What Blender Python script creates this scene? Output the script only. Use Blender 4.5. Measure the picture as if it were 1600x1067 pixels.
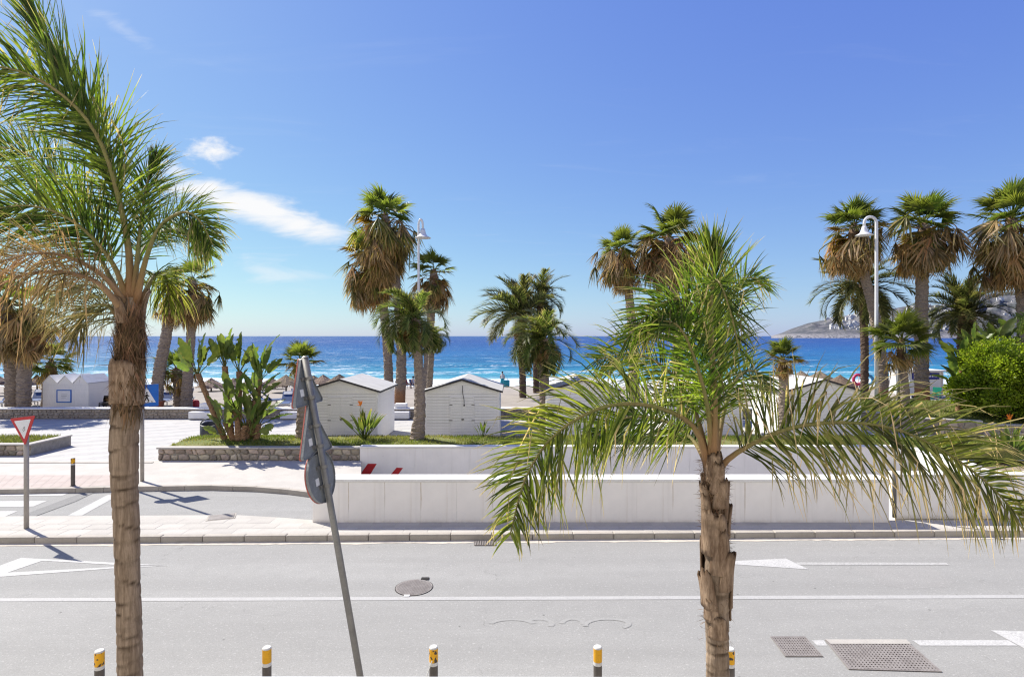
import bpy, bmesh, math, random
import numpy as np
from mathutils import Vector, Matrix, Quaternion, noise as mnoise

R = math.radians
rng = random.Random(7)
scene = bpy.context.scene
for o in list(bpy.data.objects):
    bpy.data.objects.remove(o, do_unlink=True)
col = scene.collection

# ------------------------------------------------------------------ camera
FPX, CAMH, HZ = 900.0, 5.0, 525.0
cam_d = bpy.data.cameras.new('camera')
cam_d.sensor_width = 36.0
cam_d.lens = FPX / 1600 * 36
cam_d.shift_y = -8.5 / 1600
cam_d.clip_start = 0.05
cam_d.clip_end = 60000
cam = bpy.data.objects.new('camera', cam_d)
cam.location = (0, 0, CAMH)
cam.rotation_euler = (R(90), 0, 0)
col.objects.link(cam)
scene.camera = cam
scene.render.resolution_x, scene.render.resolution_y = 1024, 682

# ------------------------------------------------------------------ light
SUN_EL = R(46)
SUN_AZ = R(-56)            # from +Y towards -X
sdir = Vector((math.sin(SUN_AZ) * math.cos(SUN_EL), math.cos(SUN_AZ) * math.cos(SUN_EL), math.sin(SUN_EL)))
world = bpy.data.worlds.new('World')
scene.world = world
world.use_nodes = True
wn, wl = world.node_tree.nodes, world.node_tree.links
wn.clear()
wout = wn.new('ShaderNodeOutputWorld')
wbg = wn.new('ShaderNodeBackground')
wbg.inputs['Strength'].default_value = 0.10
sky = wn.new('ShaderNodeTexSky')
sky.sky_type = 'NISHITA'
sky.sun_disc = False
sky.sun_elevation = SUN_EL
sky.sun_rotation = SUN_AZ
sky.altitude = 0
sky.air_density = 1.0
sky.dust_density = 0.4
sky.ozone_density = 6.0
# clouds: thin cirrus on a flat layer overhead (direction / height), thicker in one bank out over the sea
tc = wn.new('ShaderNodeTexCoord')
sep = wn.new('ShaderNodeSeparateXYZ'); wl.new(tc.outputs['Generated'], sep.inputs[0])
def wmath(op, a, b=None, clamp=False):
    n = wn.new('ShaderNodeMath'); n.operation = op; n.use_clamp = clamp
    for i, v in enumerate((a, b)):
        if v is None: continue
        if isinstance(v, (int, float)): n.inputs[i].default_value = v
        else: wl.new(v, n.inputs[i])
    return n.outputs[0]
zc = wmath('MAXIMUM', sep.outputs['Z'], 0.03)
cu = wmath('DIVIDE', sep.outputs['X'], zc)
cv = wmath('DIVIDE', sep.outputs['Y'], zc)
comb = wn.new('ShaderNodeCombineXYZ'); wl.new(cu, comb.inputs[0]); wl.new(cv, comb.inputs[1])
def wnoise(vec, scale, detail, rot=0.0, sc=(1, 1, 1), dist=0.0, rough=0.55):
    mp = wn.new('ShaderNodeMapping'); wl.new(vec, mp.inputs[0])
    mp.inputs['Rotation'].default_value[2] = rot; mp.inputs['Scale'].default_value = sc
    n = wn.new('ShaderNodeTexNoise'); wl.new(mp.outputs[0], n.inputs['Vector'])
    n.inputs['Scale'].default_value = scale; n.inputs['Detail'].default_value = detail
    n.inputs['Distortion'].default_value = dist; n.inputs['Roughness'].default_value = rough
    return n.outputs['Fac']
def wramp(v, a, b):
    n = wn.new('ShaderNodeMapRange'); n.interpolation_type = 'SMOOTHSTEP'
    wl.new(v, n.inputs[0]); n.inputs[1].default_value = a; n.inputs[2].default_value = b
    return n.outputs[0]
n2 = wnoise(comb.outputs[0], 0.9, 7, rot=0.8, sc=(1.0, 3.0, 1), dist=0.8, rough=0.6)
# the cloud bank low over the sea: heading and height as slopes of the view direction
yc = wmath('MAXIMUM', sep.outputs['Y'], 0.05)
ta = wmath('MULTIPLY', wmath('DIVIDE', sep.outputs['X'], yc), 9.0)
te = wmath('MULTIPLY', wmath('DIVIDE', sep.outputs['Z'], yc), 9.0)
tcomb = wn.new('ShaderNodeCombineXYZ'); wl.new(ta, tcomb.inputs[0]); wl.new(te, tcomb.inputs[1])
def lowbank(p, q, w):
    x0, y0, x1, y1 = (p[0] - 800) / 100, (HZ - p[1]) / 100, (q[0] - 800) / 100, (HZ - q[1]) / 100
    du, dv = x1 - x0, y1 - y0; ang = math.atan2(dv, du); ca, sa = math.cos(ang), math.sin(ang)
    x = wmath('SUBTRACT', ta, (x0 + x1) / 2); y = wmath('SUBTRACT', te, (y0 + y1) / 2)
    a_ = wmath('DIVIDE', wmath('ADD', wmath('MULTIPLY', x, ca), wmath('MULTIPLY', y, sa)), math.hypot(du, dv) * 0.5)
    b_ = wmath('DIVIDE', wmath('SUBTRACT', wmath('MULTIPLY', y, ca), wmath('MULTIPLY', x, sa)), w / 100)
    return wmath('SUBTRACT', 1.0, wmath('SQRT', wmath('ADD', wmath('MULTIPLY', a_, a_), wmath('MULTIPLY', b_, b_))))
n4 = wnoise(tcomb.outputs[0], 1.5, 9, rot=0.33, sc=(0.55, 2.4, 1), dist=0.6, rough=0.62)
n5 = wnoise(tcomb.outputs[0], 3.4, 8, rot=0.2, sc=(0.8, 1.6, 1), dist=0.3, rough=0.6)
def wisp(mask, amp, lo, hi, nz_=None):
    return wramp(wmath('ADD', mask, wmath('MULTIPLY', wmath('SUBTRACT', nz_ or n4, 0.5), amp)), lo, hi)
c1 = wisp(lowbank((190, 262), (600, 392), 30), 1.9, -0.10, 0.75)
c5 = wmath('MULTIPLY', wisp(lowbank((225, 250), (330, 300), 30), 3.0, 0.25, 1.1), 0.8)
c2 = wisp(lowbank((282, 232), (384, 240), 25), 2.0, 0.05, 1.0, n5)
c4 = wmath('MULTIPLY', wisp(lowbank((110, -5), (270, 95), 20), 2.2, 0.2, 1.2), 0.22)
c6 = wmath('MULTIPLY', wisp(lowbank((330, 415), (560, 440), 32), 2.6, 0.2, 1.3), 0.45)
c3 = wmath('MULTIPLY', wramp(n2, 0.54, 0.9), 0.10)
cl = wmath('MAXIMUM', wmath('MAXIMUM', c1, c2), wmath('MAXIMUM', c5, wmath('MAXIMUM', c4, c6)))
cl = wmath('MULTIPLY', cl, wramp(sep.outputs['Y'], 0.05, 0.2))
cl = wmath('MAXIMUM', cl, c3, clamp=True)
cl = wmath('MULTIPLY', cl, wramp(sep.outputs['Z'], 0.01, 0.06))
wmix = wn.new('ShaderNodeMix'); wmix.data_type = 'RGBA'
# camera-like response of the sky colour (one curve per channel, the same in every direction)
ssep = wn.new('ShaderNodeSeparateColor'); wl.new(sky.outputs[0], ssep.inputs[0])
scomb = wn.new('ShaderNodeCombineColor')
for i, (gam, gain) in enumerate(((0.80, 0.88), (0.836, 0.95), (0.295, 3.0))):
    wl.new(wmath('MULTIPLY', wmath('POWER', ssep.outputs[i], gam), gain), scomb.inputs[i])
wl.new(cl, wmix.inputs['Factor']); wl.new(scomb.outputs[0], wmix.inputs['A'])
wmix.inputs['B'].default_value = (5.7, 5.75, 5.85, 1)
wl.new(wmix.outputs['Result'], wbg.inputs['Color'])
wl.new(wbg.outputs[0], wout.inputs[0])

sun_d = bpy.data.lights.new('sun', 'SUN')
sun_d.energy = 5.0
sun_d.angle = R(0.5)
sun_d.color = (1.0, 0.95, 0.85)
sun = bpy.data.objects.new('sun', sun_d)
sun.rotation_euler = (-sdir).to_track_quat('-Z', 'Y').to_euler()
sun.location = sdir * 60
col.objects.link(sun)
vs = scene.view_settings
vs.view_transform = 'Standard'; vs.look = 'None'; vs.gamma = 1; vs.use_curve_mapping = False
vs.exposure = 0.75
scene.render.engine = 'CYCLES'
scene.cycles.use_denoising = True
scene.cycles.denoiser = 'OPENIMAGEDENOISE'
scene.cycles.denoising_prefilter = 'NONE'
scene.cycles.denoising_input_passes = 'RGB_ALBEDO_NORMAL'
scene.cycles.filter_width = 1.2
scene.cycles.use_adaptive_sampling = False
scene.cycles.sample_clamp_indirect = 6
scene.cycles.max_bounces = 7
scene.cycles.caustics_reflective = False
scene.cycles.caustics_refractive = False

# ------------------------------------------------------------------ helpers
def P(px, py, D):
    return Vector(((px - 800) * D / FPX, D, CAMH - (py - HZ) * D / FPX))
def G(px, py, z=0.0):
    D = FPX * (CAMH - z) / (py - HZ)
    return Vector(((px - 800) * D / FPX, D, z))

class MB:
    def __init__(self):
        self.v, self.f, self.a, self.b = [], [], [], {}
    def add(self, vs_, fs, a=None):
        n = len(self.v)
        self.v += [tuple(q) for q in vs_]
        self.f += [tuple(i + n for i in q) for q in fs]
        self.a += list(a) if a is not None else [0.0] * len(vs_)
        return self
    def box(self, x0, x1, y0, y1, z0, z1, m=None, a=0.0):
        v = [Vector(c) for c in ((x0,y0,z0),(x1,y0,z0),(x1,y1,z0),(x0,y1,z0),(x0,y0,z1),(x1,y0,z1),(x1,y1,z1),(x0,y1,z1))]
        if m is not None: v = [m @ q for q in v]
        return self.add(v, [(0,3,2,1),(4,5,6,7),(0,1,5,4),(1,2,6,5),(2,3,7,6),(3,0,4,7)], [a]*8)
    def tube(self, pts, rad, n=8, cap=True, a=None):
        pts = [Vector(p) for p in pts]
        if not isinstance(rad, (list, tuple)): rad = [rad] * len(pts)
        vs_, fs, at = [], [], []
        ref = None
        for i, p in enumerate(pts):
            t = (pts[min(i + 1, len(pts) - 1)] - pts[max(i - 1, 0)]).normalized()
            if ref is None:
                ref = t.cross(Vector((0, 1, 0)) if abs(t.y) < 0.9 else Vector((1, 0, 0))).normalized()
            ref = (ref - t * ref.dot(t)).normalized()
            b = t.cross(ref)
            for k in range(n):
                an = 2 * math.pi * k / n
                vs_.append(p + (ref * math.cos(an) + b * math.sin(an)) * rad[i])
                at.append(a[i] if a else 0.0)
        for i in range(len(pts) - 1):
            for k in range(n):
                fs.append((i*n+k, i*n+(k+1) % n, (i+1)*n+(k+1) % n, (i+1)*n+k))
        if cap:
            fs.append(tuple(range(n - 1, -1, -1)))
            fs.append(tuple((len(pts)-1)*n + k for k in range(n)))
        return self.add(vs_, fs, at)
    def prism(self, poly, z0, z1):
        """poly: list of (x,y) counter-clockwise"""
        n = len(poly)
        return self.add([(x, y, z0) for x, y in poly] + [(x, y, z1) for x, y in poly],
                        [tuple(range(n - 1, -1, -1)), tuple(range(n, 2 * n))] +
                        [(i, (i + 1) % n, n + (i + 1) % n, n + i) for i in range(n)])
    def mesh(self, name, mat, smooth=False):
        me = bpy.data.meshes.new(name)
        me.from_pydata(self.v, [], self.f)
        if any(self.a):
            at = me.attributes.new('dry', 'FLOAT', 'POINT')
            at.data.foreach_set('value', np.array(self.a, dtype=np.float32))
        if self.b:
            arr = np.zeros(len(self.v), dtype=np.float32)
            for (i0, i1), t_ in self.b.items(): arr[i0:i1] = t_
            at = me.attributes.new('tone', 'FLOAT', 'POINT'); at.data.foreach_set('value', arr)
        if smooth:
            me.polygons.foreach_set('use_smooth', [True] * len(me.polygons))
        if mat is not None: me.materials.append(mat)
        me.update()
        return me
    def build(self, name, mat, parent=None, smooth=False, **tags):
        return put(name, self.mesh(name, mat, smooth), parent, **tags)

def put(name, me, parent=None, loc=None, rot=None, scale=None, label=None, cat=None, group=None, kind=None):
    o = bpy.data.objects.new(name, me)
    col.objects.link(o)
    if parent is not None: o.parent = parent
    if loc is not None: o.location = loc
    if rot is not None: o.rotation_euler = rot
    if scale is not None: o.scale = (scale,) * 3 if isinstance(scale, (int, float)) else scale
    if label: o['label'] = label
    if cat: o['category'] = cat
    if group: o['group'] = group
    if kind: o['kind'] = kind
    return o
def thing(name, label, cat, loc=(0, 0, 0), rotz=0.0, group=None, scale=None):
    return put(name, None, None, loc, (0, 0, rotz), scale, label, cat, group)
def copy_tree(o, parent=None):
    c = o.copy(); col.objects.link(c); c.parent = parent
    for ch in list(o.children): copy_tree(ch, c)
    return c
def cbox(name, sx, sy, sz, bev, mat, seg=1, jitter=0.0, seed=0):
    """chamfered box mesh centred on x,y, base at z=0"""
    bm = bmesh.new()
    bmesh.ops.create_cube(bm, size=1)
    for v in bm.verts: v.co = Vector((v.co.x * sx, v.co.y * sy, (v.co.z + 0.5) * sz))
    if jitter:
        r = random.Random(seed)
        for v in bm.verts: v.co += Vector((r.uniform(-1, 1) * jitter * sx, r.uniform(-1, 1) * jitter * sy, r.uniform(-1, 1) * jitter * sz))
    bmesh.ops.bevel(bm, geom=list(bm.edges), offset=bev, segments=seg, affect='EDGES', profile=0.5)
    me = bpy.data.meshes.new(name); bm.to_mesh(me); bm.free()
    me.materials.append(mat)
    return me
def catmull(pts, n):
    pts = [Vector(p) for p in pts]
    q = [pts[0] * 2 - pts[1]] + pts + [pts[-1] * 2 - pts[-2]]
    out = []
    m = len(pts) - 1
    for i in range(n + 1):
        s = i / n * m
        k = min(int(s), m - 1); t = s - k
        a, b, c, d = q[k], q[k+1], q[k+2], q[k+3]
        out.append(0.5 * ((2*b) + (c-a)*t + (2*a-5*b+4*c-d)*t*t + (-a+3*b-3*c+d)*t**3))
    return out

# ------------------------------------------------------------------ materials
def nmat(name):
    m = bpy.data.materials.new(name); m.use_nodes = True
    nt = m.node_tree; nt.nodes.clear()
    return m, nt.nodes, nt.links
def rgba(c): return (c[0], c[1], c[2], 1.0)
def coords(N, L, scale=(1, 1, 1), rot=(0, 0, 0), kind='Object'):
    t = N.new('ShaderNodeTexCoord'); mp = N.new('ShaderNodeMapping')
    L.new(t.outputs[kind], mp.inputs[0]); mp.inputs['Scale'].default_value = scale; mp.inputs['Rotation'].default_value = rot
    return mp.outputs[0]
def noise(N, L, vec, scale, detail=4, rough=0.55, dist=0.0):
    n = N.new('ShaderNodeTexNoise'); L.new(vec, n.inputs['Vector'])
    n.inputs['Scale'].default_value = scale; n.inputs['Detail'].default_value = detail
    n.inputs['Roughness'].default_value = rough; n.inputs['Distortion'].default_value = dist
    return n.outputs['Fac']
def mix(N, L, f, a, b, blend='MIX'):
    n = N.new('ShaderNodeMix'); n.data_type = 'RGBA'; n.blend_type = blend
    for s, v in (('Factor', f), ('A', a), ('B', b)):
        if isinstance(v, (int, float)): n.inputs[s].default_value = v
        elif isinstance(v, (tuple, list)): n.inputs[s].default_value = rgba(v)
        else: L.new(v, n.inputs[s])
    return n.outputs['Result']
def mrange(N, L, v, a, b, c=0.0, d=1.0, smooth=True):
    n = N.new('ShaderNodeMapRange')
    if smooth: n.interpolation_type = 'SMOOTHSTEP'
    L.new(v, n.inputs[0])
    for i, x in enumerate((a, b, c, d)): n.inputs[i + 1].default_value = x
    return n.outputs[0]
def mth(N, L, op, a, b=None):
    n = N.new('ShaderNodeMath'); n.operation = op
    for i, v in enumerate((a, b)):
        if v is None: continue
        if isinstance(v, (int, float)): n.inputs[i].default_value = v
        else: L.new(v, n.inputs[i])
    return n.outputs[0]
def finish(N, L, color, rough=0.8, bump=None, bstr=0.3, bdist=0.01, spec=0.3, metal=0.0):
    out = N.new('ShaderNodeOutputMaterial'); p = N.new('ShaderNodeBsdfPrincipled')
    if isinstance(color, (tuple, list)): p.inputs['Base Color'].default_value = rgba(color)
    else: L.new(color, p.inputs['Base Color'])
    if isinstance(rough, (int, float)): p.inputs['Roughness'].default_value = rough
    else: L.new(rough, p.inputs['Roughness'])
    p.inputs['Specular IOR Level'].default_value = spec
    p.inputs['Metallic'].default_value = metal
    if bump is not None:
        b = N.new('ShaderNodeBump'); b.inputs['Strength'].default_value = bstr; b.inputs['Distance'].default_value = bdist
        L.new(bump, b.inputs['Height']); L.new(b.outputs[0], p.inputs['Normal'])
    L.new(p.outputs[0], out.inputs[0])
    return p
def simple(name, c1, c2=None, scale=4.0, rough=0.7, bstr=0.15, fine=40.0, spec=0.3, metal=0.0, sc=(1, 1, 1), rnd=0.0, bdist=0.006):
    m, N, L = nmat(name)
    v = coords(N, L, sc)
    a = noise(N, L, v, scale, 5, 0.6); b = noise(N, L, v, fine, 4, 0.6)
    c2 = c2 or tuple(x * 0.75 for x in c1)
    c = mix(N, L, mrange(N, L, a, 0.35, 0.68), c1, c2)
    c = mix(N, L, mrange(N, L, b, 0.25, 0.8, 0.0, 0.35), c, tuple(x * 0.6 for x in c2))
    if rnd:
        oi = N.new('ShaderNodeObjectInfo')
        hsv = N.new('ShaderNodeHueSaturation')
        L.new(mrange(N, L, oi.outputs['Random'], 0, 1, 1 - rnd, 1 + rnd, False), hsv.inputs['Value'])
        L.new(mrange(N, L, mth(N, L, 'FRACT', mth(N, L, 'MULTIPLY', oi.outputs['Random'], 17.3)), 0, 1, 0.5 - rnd * 0.06, 0.5 + rnd * 0.06, False), hsv.inputs['Hue'])
        L.new(c, hsv.inputs['Color']); c = hsv.outputs[0]
    finish(N, L, c, rough, b, bstr, bdist, spec, metal)
    return m
def leafmat(name, g1, g2, dryc=(0.42, 0.27, 0.11), trans=0.45, rough=0.45, bright=1.5, rnd=0.2):
    m, N, L = nmat(name)
    v = coords(N, L)
    oi = N.new('ShaderNodeObjectInfo')
    a = noise(N, L, v, 3.0, 3)
    c = mix(N, L, mrange(N, L, a, 0.35, 0.65), g1, g2)
    hsv = N.new('ShaderNodeHueSaturation'); L.new(c, hsv.inputs['Color'])
    L.new(mrange(N, L, oi.outputs['Random'], 0, 1, 1 - rnd, 1 + rnd, False), hsv.inputs['Value'])
    L.new(mrange(N, L, mth(N, L, 'FRACT', mth(N, L, 'MULTIPLY', oi.outputs['Random'], 13.7)), 0, 1, 0.485, 0.515, False), hsv.inputs['Hue'])
    at = N.new('ShaderNodeAttribute'); at.attribute_name = 'dry'
    c = mix(N, L, at.outputs['Fac'], hsv.outputs[0], dryc)
    tn = N.new('ShaderNodeAttribute'); tn.attribute_name = 'tone'
    hs2 = N.new('ShaderNodeHueSaturation'); L.new(c, hs2.inputs['Color'])
    L.new(mth(N, L, 'ADD', tn.outputs['Fac'], 1.0), hs2.inputs['Value'])
    L.new(mth(N, L, 'ADD', mth(N, L, 'MULTIPLY', tn.outputs['Fac'], -0.035), 0.5), hs2.inputs['Hue'])
    c = hs2.outputs[0]
    out = N.new('ShaderNodeOutputMaterial'); p = N.new('ShaderNodeBsdfPrincipled')
    L.new(mix(N, L, 1.0, c, (.72, .72, .72), 'MULTIPLY'), p.inputs['Base Color']); p.inputs['Roughness'].default_value = rough; p.inputs['Specular IOR Level'].default_value = 0.22
    t = N.new('ShaderNodeBsdfTranslucent')
    L.new(mix(N, L, 1.0, c, (bright, bright * 1.02, bright * 0.55), 'MULTIPLY'), t.inputs['Color'])
    ms = N.new('ShaderNodeMixShader'); ms.inputs[0].default_value = trans
    L.new(p.outputs[0], ms.inputs[1]); L.new(t.outputs[0], ms.inputs[2]); L.new(ms.outputs[0], out.inputs[0])
    return m

M = {}
def asphalt(name, base, spread):
    m, N, L = nmat(name)
    v = coords(N, L)
    big = noise(N, L, coords(N, L, (0.10, 0.7, 1)), 1.0, 6, 0.62, 0.4)
    lanes = noise(N, L, coords(N, L, (0.035, 1.35, 1)), 1.0, 3, 0.5)
    mid = noise(N, L, v, 2.6, 6, 0.68)
    fine = noise(N, L, v, 45, 3, 0.75); grit = noise(N, L, v, 20, 3, 0.7)
    c = mix(N, L, mrange(N, L, big, 0.3, 0.7), tuple(x * (1 + spread) for x in base), tuple(x * (1 - spread) for x in base))
    c = mix(N, L, mrange(N, L, lanes, 0.42, 0.68, 0, 0.5), c, tuple(x * 0.84 for x in base))
    c = mix(N, L, mrange(N, L, mid, 0.40, 0.75, 0, 0.4), c, tuple(x * 0.80 for x in base))
    c = mix(N, L, mrange(N, L, fine, 0.40, 0.70, 0, 0.6), c, tuple(x * 0.62 for x in base))
    c = mix(N, L, mrange(N, L, grit, 0.55, 0.72, 0, 0.6), c, tuple(min(1, x * 1.45) for x in base))
    c = mix(N, L, mrange(N, L, grit, 0.36, 0.26, 0, 0.6), c, tuple(x * 0.6 for x in base))
    vo = N.new('ShaderNodeTexVoronoi'); vo.feature = 'F1'; L.new(v, vo.inputs['Vector']); vo.inputs['Scale'].default_value = 1.5
    spot = mrange(N, L, vo.outputs['Distance'], 0.045, 0.02)
    c = mix(N, L, mth(N, L, 'MULTIPLY', spot, 0.7), c, tuple(x * 0.3 for x in base))
    # long hairline cracks
    ve = N.new('ShaderNodeTexVoronoi'); ve.feature = 'DISTANCE_TO_EDGE'; ve.inputs['Scale'].default_value = 0.22
    wv = N.new('ShaderNodeVectorMath'); wv.operation = 'ADD'; L.new(v, wv.inputs[0])
    nz = N.new('ShaderNodeTexNoise'); L.new(v, nz.inputs['Vector']); nz.inputs['Scale'].default_value = 1.5; nz.inputs['Detail'].default_value = 5
    L.new(nz.outputs['Color'], wv.inputs[1]); L.new(wv.outputs[0], ve.inputs['Vector'])
    crack = mth(N, L, 'MULTIPLY', mrange(N, L, ve.outputs['Distance'], 0.0022, 0.0008), mrange(N, L, mid, 0.5, 0.6, 0, 0.45))
    c = mix(N, L, crack, c, tuple(x * 0.45 for x in base))
    finish(N, L, c, 0.85, fine, 0.4, 0.006, 0.25)
    return m
M['asphalt'] = asphalt('asphalt', (0.285, 0.281, 0.271), 0.07)
M['asphalt_dark'] = asphalt('asphalt_patch', (0.22, 0.217, 0.212), 0.08)
M['asphalt_mend'] = asphalt('asphalt_mend', (0.288, 0.282, 0.272), 0.05)
def paintmat(nm, base):
    m, N, L = nmat(nm)
    v = coords(N, L)
    a = noise(N, L, v, 30, 5, 0.7); b = noise(N, L, v, 3, 4)
    wear = mth(N, L, 'MULTIPLY', mrange(N, L, a, 0.38, 0.62), mrange(N, L, b, 0.25, 0.7, 0.35, 1.0))
    c = mix(N, L, wear, base, (0.31, 0.305, 0.30))
    finish(N, L, c, 0.75, a, 0.2, 0.004)
    return m
M['paint'] = paintmat('road_paint', (0.46, 0.455, 0.445))
M['paint_line'] = paintmat('faded_line_paint', (0.385, 0.38, 0.372))
def worn(name, cov):
    m, N, L = nmat(name)
    v = coords(N, L)
    a = noise(N, L, v, 22, 5, 0.7)
    c = mix(N, L, mrange(N, L, a, cov - 0.08, cov + 0.08), (0.385, 0.38, 0.37), (0.29, 0.285, 0.275))
    finish(N, L, c, 0.8, a, 0.2, 0.004)
    return m
M['paint_worn'] = worn('worn_road_paint', 0.5)
M['scuff'] = simple('chalk_scuff', (0.302, 0.298, 0.288), (0.28, 0.276, 0.266), 9, 0.85, 0.1, 30)
M['pave'] = simple('pale_paving', (0.455, 0.43, 0.395), (0.40, 0.375, 0.345), 1.2, 0.85, 0.2, 35, rnd=0.06)
M['kerb'] = simple('kerb_concrete', (0.42, 0.385, 0.34), (0.34, 0.31, 0.27), 2.5, 0.9, 0.3, 45, rnd=0.06)
M['red_tile'] = simple('red_paving', (0.45, 0.385, 0.355), (0.40, 0.335, 0.305), 2.5, 0.85, 0.2, 45)
M['gutter'] = simple('gutter_concrete', (0.46, 0.43, 0.39), (0.33, 0.31, 0.29), 3, 0.9, 0.4, 40)
M['sandline'] = simple('drifted_sand', (0.55, 0.50, 0.43), (0.47, 0.43, 0.37), 5, 0.95, 0.4, 60)
def plazamat():
    m, N, L = nmat('plaza_paving')
    v = coords(N, L)
    br = N.new('ShaderNodeTexBrick'); L.new(v, br.inputs['Vector'])
    br.inputs['Scale'].default_value = 1.0; br.inputs['Brick Width'].default_value = 0.6; br.inputs['Row Height'].default_value = 0.4
    br.inputs['Mortar Size'].default_value = 0.012; br.offset = 0.5
    br.inputs['Color1'].default_value = rgba((0.42, 0.41, 0.395)); br.inputs['Color2'].default_value = rgba((0.37, 0.36, 0.35)); br.inputs['Mortar'].default_value = rgba((0.27, 0.26, 0.25))
    wv = N.new('ShaderNodeTexWave'); L.new(coords(N, L, (1, 1, 1), (0, 0, R(62))), wv.inputs['Vector'])
    wv.inputs['Scale'].default_value = 0.28; wv.inputs['Distortion'].default_value = 0.8; wv.inputs['Detail'].default_value = 2
    c = mix(N, L, mrange(N, L, wv.outputs['Fac'], 0.55, 0.7, 0, 0.6), br.outputs['Color'], (0.47, 0.45, 0.42))
    a = noise(N, L, v, 1.2, 5)
    c = mix(N, L, mrange(N, L, a, 0.4, 0.75, 0, 0.3), c, (0.31, 0.30, 0.29))
    finish(N, L, c, 0.85, noise(N, L, v, 50, 3), 0.15, 0.004)
    return m
M['plaza'] = plazamat()
M['sand'] = simple('beach_sand', (0.35, 0.31, 0.262), (0.285, 0.25, 0.215), 0.5, 0.95, 0.6, 14, bdist=0.05)
M['earth'] = simple('dry_earth', (0.30, 0.24, 0.17), (0.22, 0.18, 0.12), 3, 0.95, 0.5, 30)
def concretewall(name, base):
    m, N, L = nmat(name)
    v = coords(N, L)
    a = noise(N, L, v, 1.0, 5); b = noise(N, L, v, 50, 3)
    c = mix(N, L, mrange(N, L, a, 0.3, 0.7), base, tuple(x * 0.9 for x in base))
    st = noise(N, L, coords(N, L, (6, 6, 0.25)), 1.2, 5, 0.65)       # run-off streaks
    c = mix(N, L, mrange(N, L, st, 0.60, 0.82, 0, 0.45), c, (0.50, 0.42, 0.33))
    vo = N.new('ShaderNodeTexVoronoi'); L.new(coords(N, L, (1, 0.2, 1)), vo.inputs['Vector']); vo.inputs['Scale'].default_value = 3.2
    sp = mrange(N, L, vo.outputs['Distance'], 0.05, 0.03)
    c = mix(N, L, mth(N, L, 'MULTIPLY', sp, mrange(N, L, noise(N, L, v, 1.6, 2), 0.5, 0.6)), c, (0.22, 0.2, 0.19))
    st2 = noise(N, L, coords(N, L, (4.3, 4.3, 0.10)), 1.0, 5, 0.7)
    c = mix(N, L, mrange(N, L, st2, 0.56, 0.75, 0, 0.22), c, (0.52, 0.49, 0.46))
    sz_ = N.new('ShaderNodeSeparateXYZ'); tcw = N.new('ShaderNodeTexCoord'); L.new(tcw.outputs['Object'], sz_.inputs[0])
    splash = mrange(N, L, mth(N, L, 'ADD', sz_.outputs['Z'], mth(N, L, 'MULTIPLY', noise(N, L, v, 5, 5, 0.7), 0.28)), 0.27, 0.10, 0, 0.5)
    c = mix(N, L, splash, c, (0.42, 0.37, 0.32))
    finish(N, L, c, 0.8, b, 0.15, 0.004)
    return m
M['wall'] = concretewall('white_rendered_concrete', (0.84, 0.81, 0.775))
M['stain'] = simple('rust_stain', (0.60, 0.50, 0.40), (0.66, 0.60, 0.54), 9, 0.85, 0.1, 40)
M['cap'] = simple('white_coping', (0.76, 0.75, 0.73), (0.70, 0.69, 0.66), 3, 0.8, 0.1, 40)
M['lime'] = simple('lime_wash', (0.80, 0.785, 0.76), (0.75, 0.735, 0.71), 2, 0.85, 0.2, 30)
M['hut'] = simple('white_painted_board', (0.82, 0.805, 0.785), (0.78, 0.765, 0.745), 1.6, 0.55, 0.1, 30, rnd=0.025)
M['hut_dark'] = simple('hut_gap', (0.30, 0.30, 0.30), None, 2, 0.8)
M['hut_roof'] = simple('grey_roof_felt', (0.50, 0.495, 0.48), (0.44, 0.43, 0.42), 1.5, 0.85, 0.2, 50)
M['black_trim'] = simple('black_edge_trim', (0.035, 0.033, 0.033), (0.05, 0.045, 0.045), 4, 0.6)
M['stone'] = simple('rubble_stone', (0.45, 0.37, 0.28), (0.30, 0.255, 0.21), 5, 0.9, 0.7, 22, rnd=0.42, bdist=0.02)
M['mortar'] = simple('mortar', (0.36, 0.335, 0.30), (0.28, 0.26, 0.235), 6, 0.95, 0.6, 30)
M['metal_grey'] = simple('galvanised_steel', (0.24, 0.235, 0.225), (0.18, 0.175, 0.17), 3, 0.5, 0.1, 40, spec=0.5, metal=0.4)
M['post_tan'] = simple('weathered_post', (0.40, 0.365, 0.33), (0.33, 0.30, 0.27), 4, 0.6, 0.1, 40)
M['sign_back'] = simple('sign_back_grey', (0.21, 0.225, 0.24), (0.16, 0.17, 0.185), 5, 0.45, 0.05, 40, spec=0.4)
M['white_sign'] = simple('sign_white', (0.74, 0.74, 0.75), (0.69, 0.69, 0.70), 5, 0.4, 0.02, 40)
M['red_sign'] = simple('sign_red', (0.52, 0.03, 0.035), (0.44, 0.03, 0.03), 6, 0.4, 0.03, 40)
M['red_faded'] = simple('faded_sign_red', (0.42, 0.12, 0.10), (0.33, 0.10, 0.08), 8, 0.55, 0.05, 40)
M['blue_sign'] = simple('sign_blue', (0.01, 0.13, 0.50), (0.01, 0.11, 0.44), 6, 0.4, 0.02, 40)
M['black'] = simple('black_print', (0.02, 0.02, 0.02), None, 4, 0.5)
M['bollard'] = simple('bollard_grey_brown', (0.115, 0.10, 0.088), (0.085, 0.075, 0.068), 8, 0.55, 0.1, 60)
M['white_band'] = simple('bollard_white_band', (0.62, 0.61, 0.60), (0.52, 0.52, 0.5), 14, 0.5, 0.05, 60)
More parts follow.
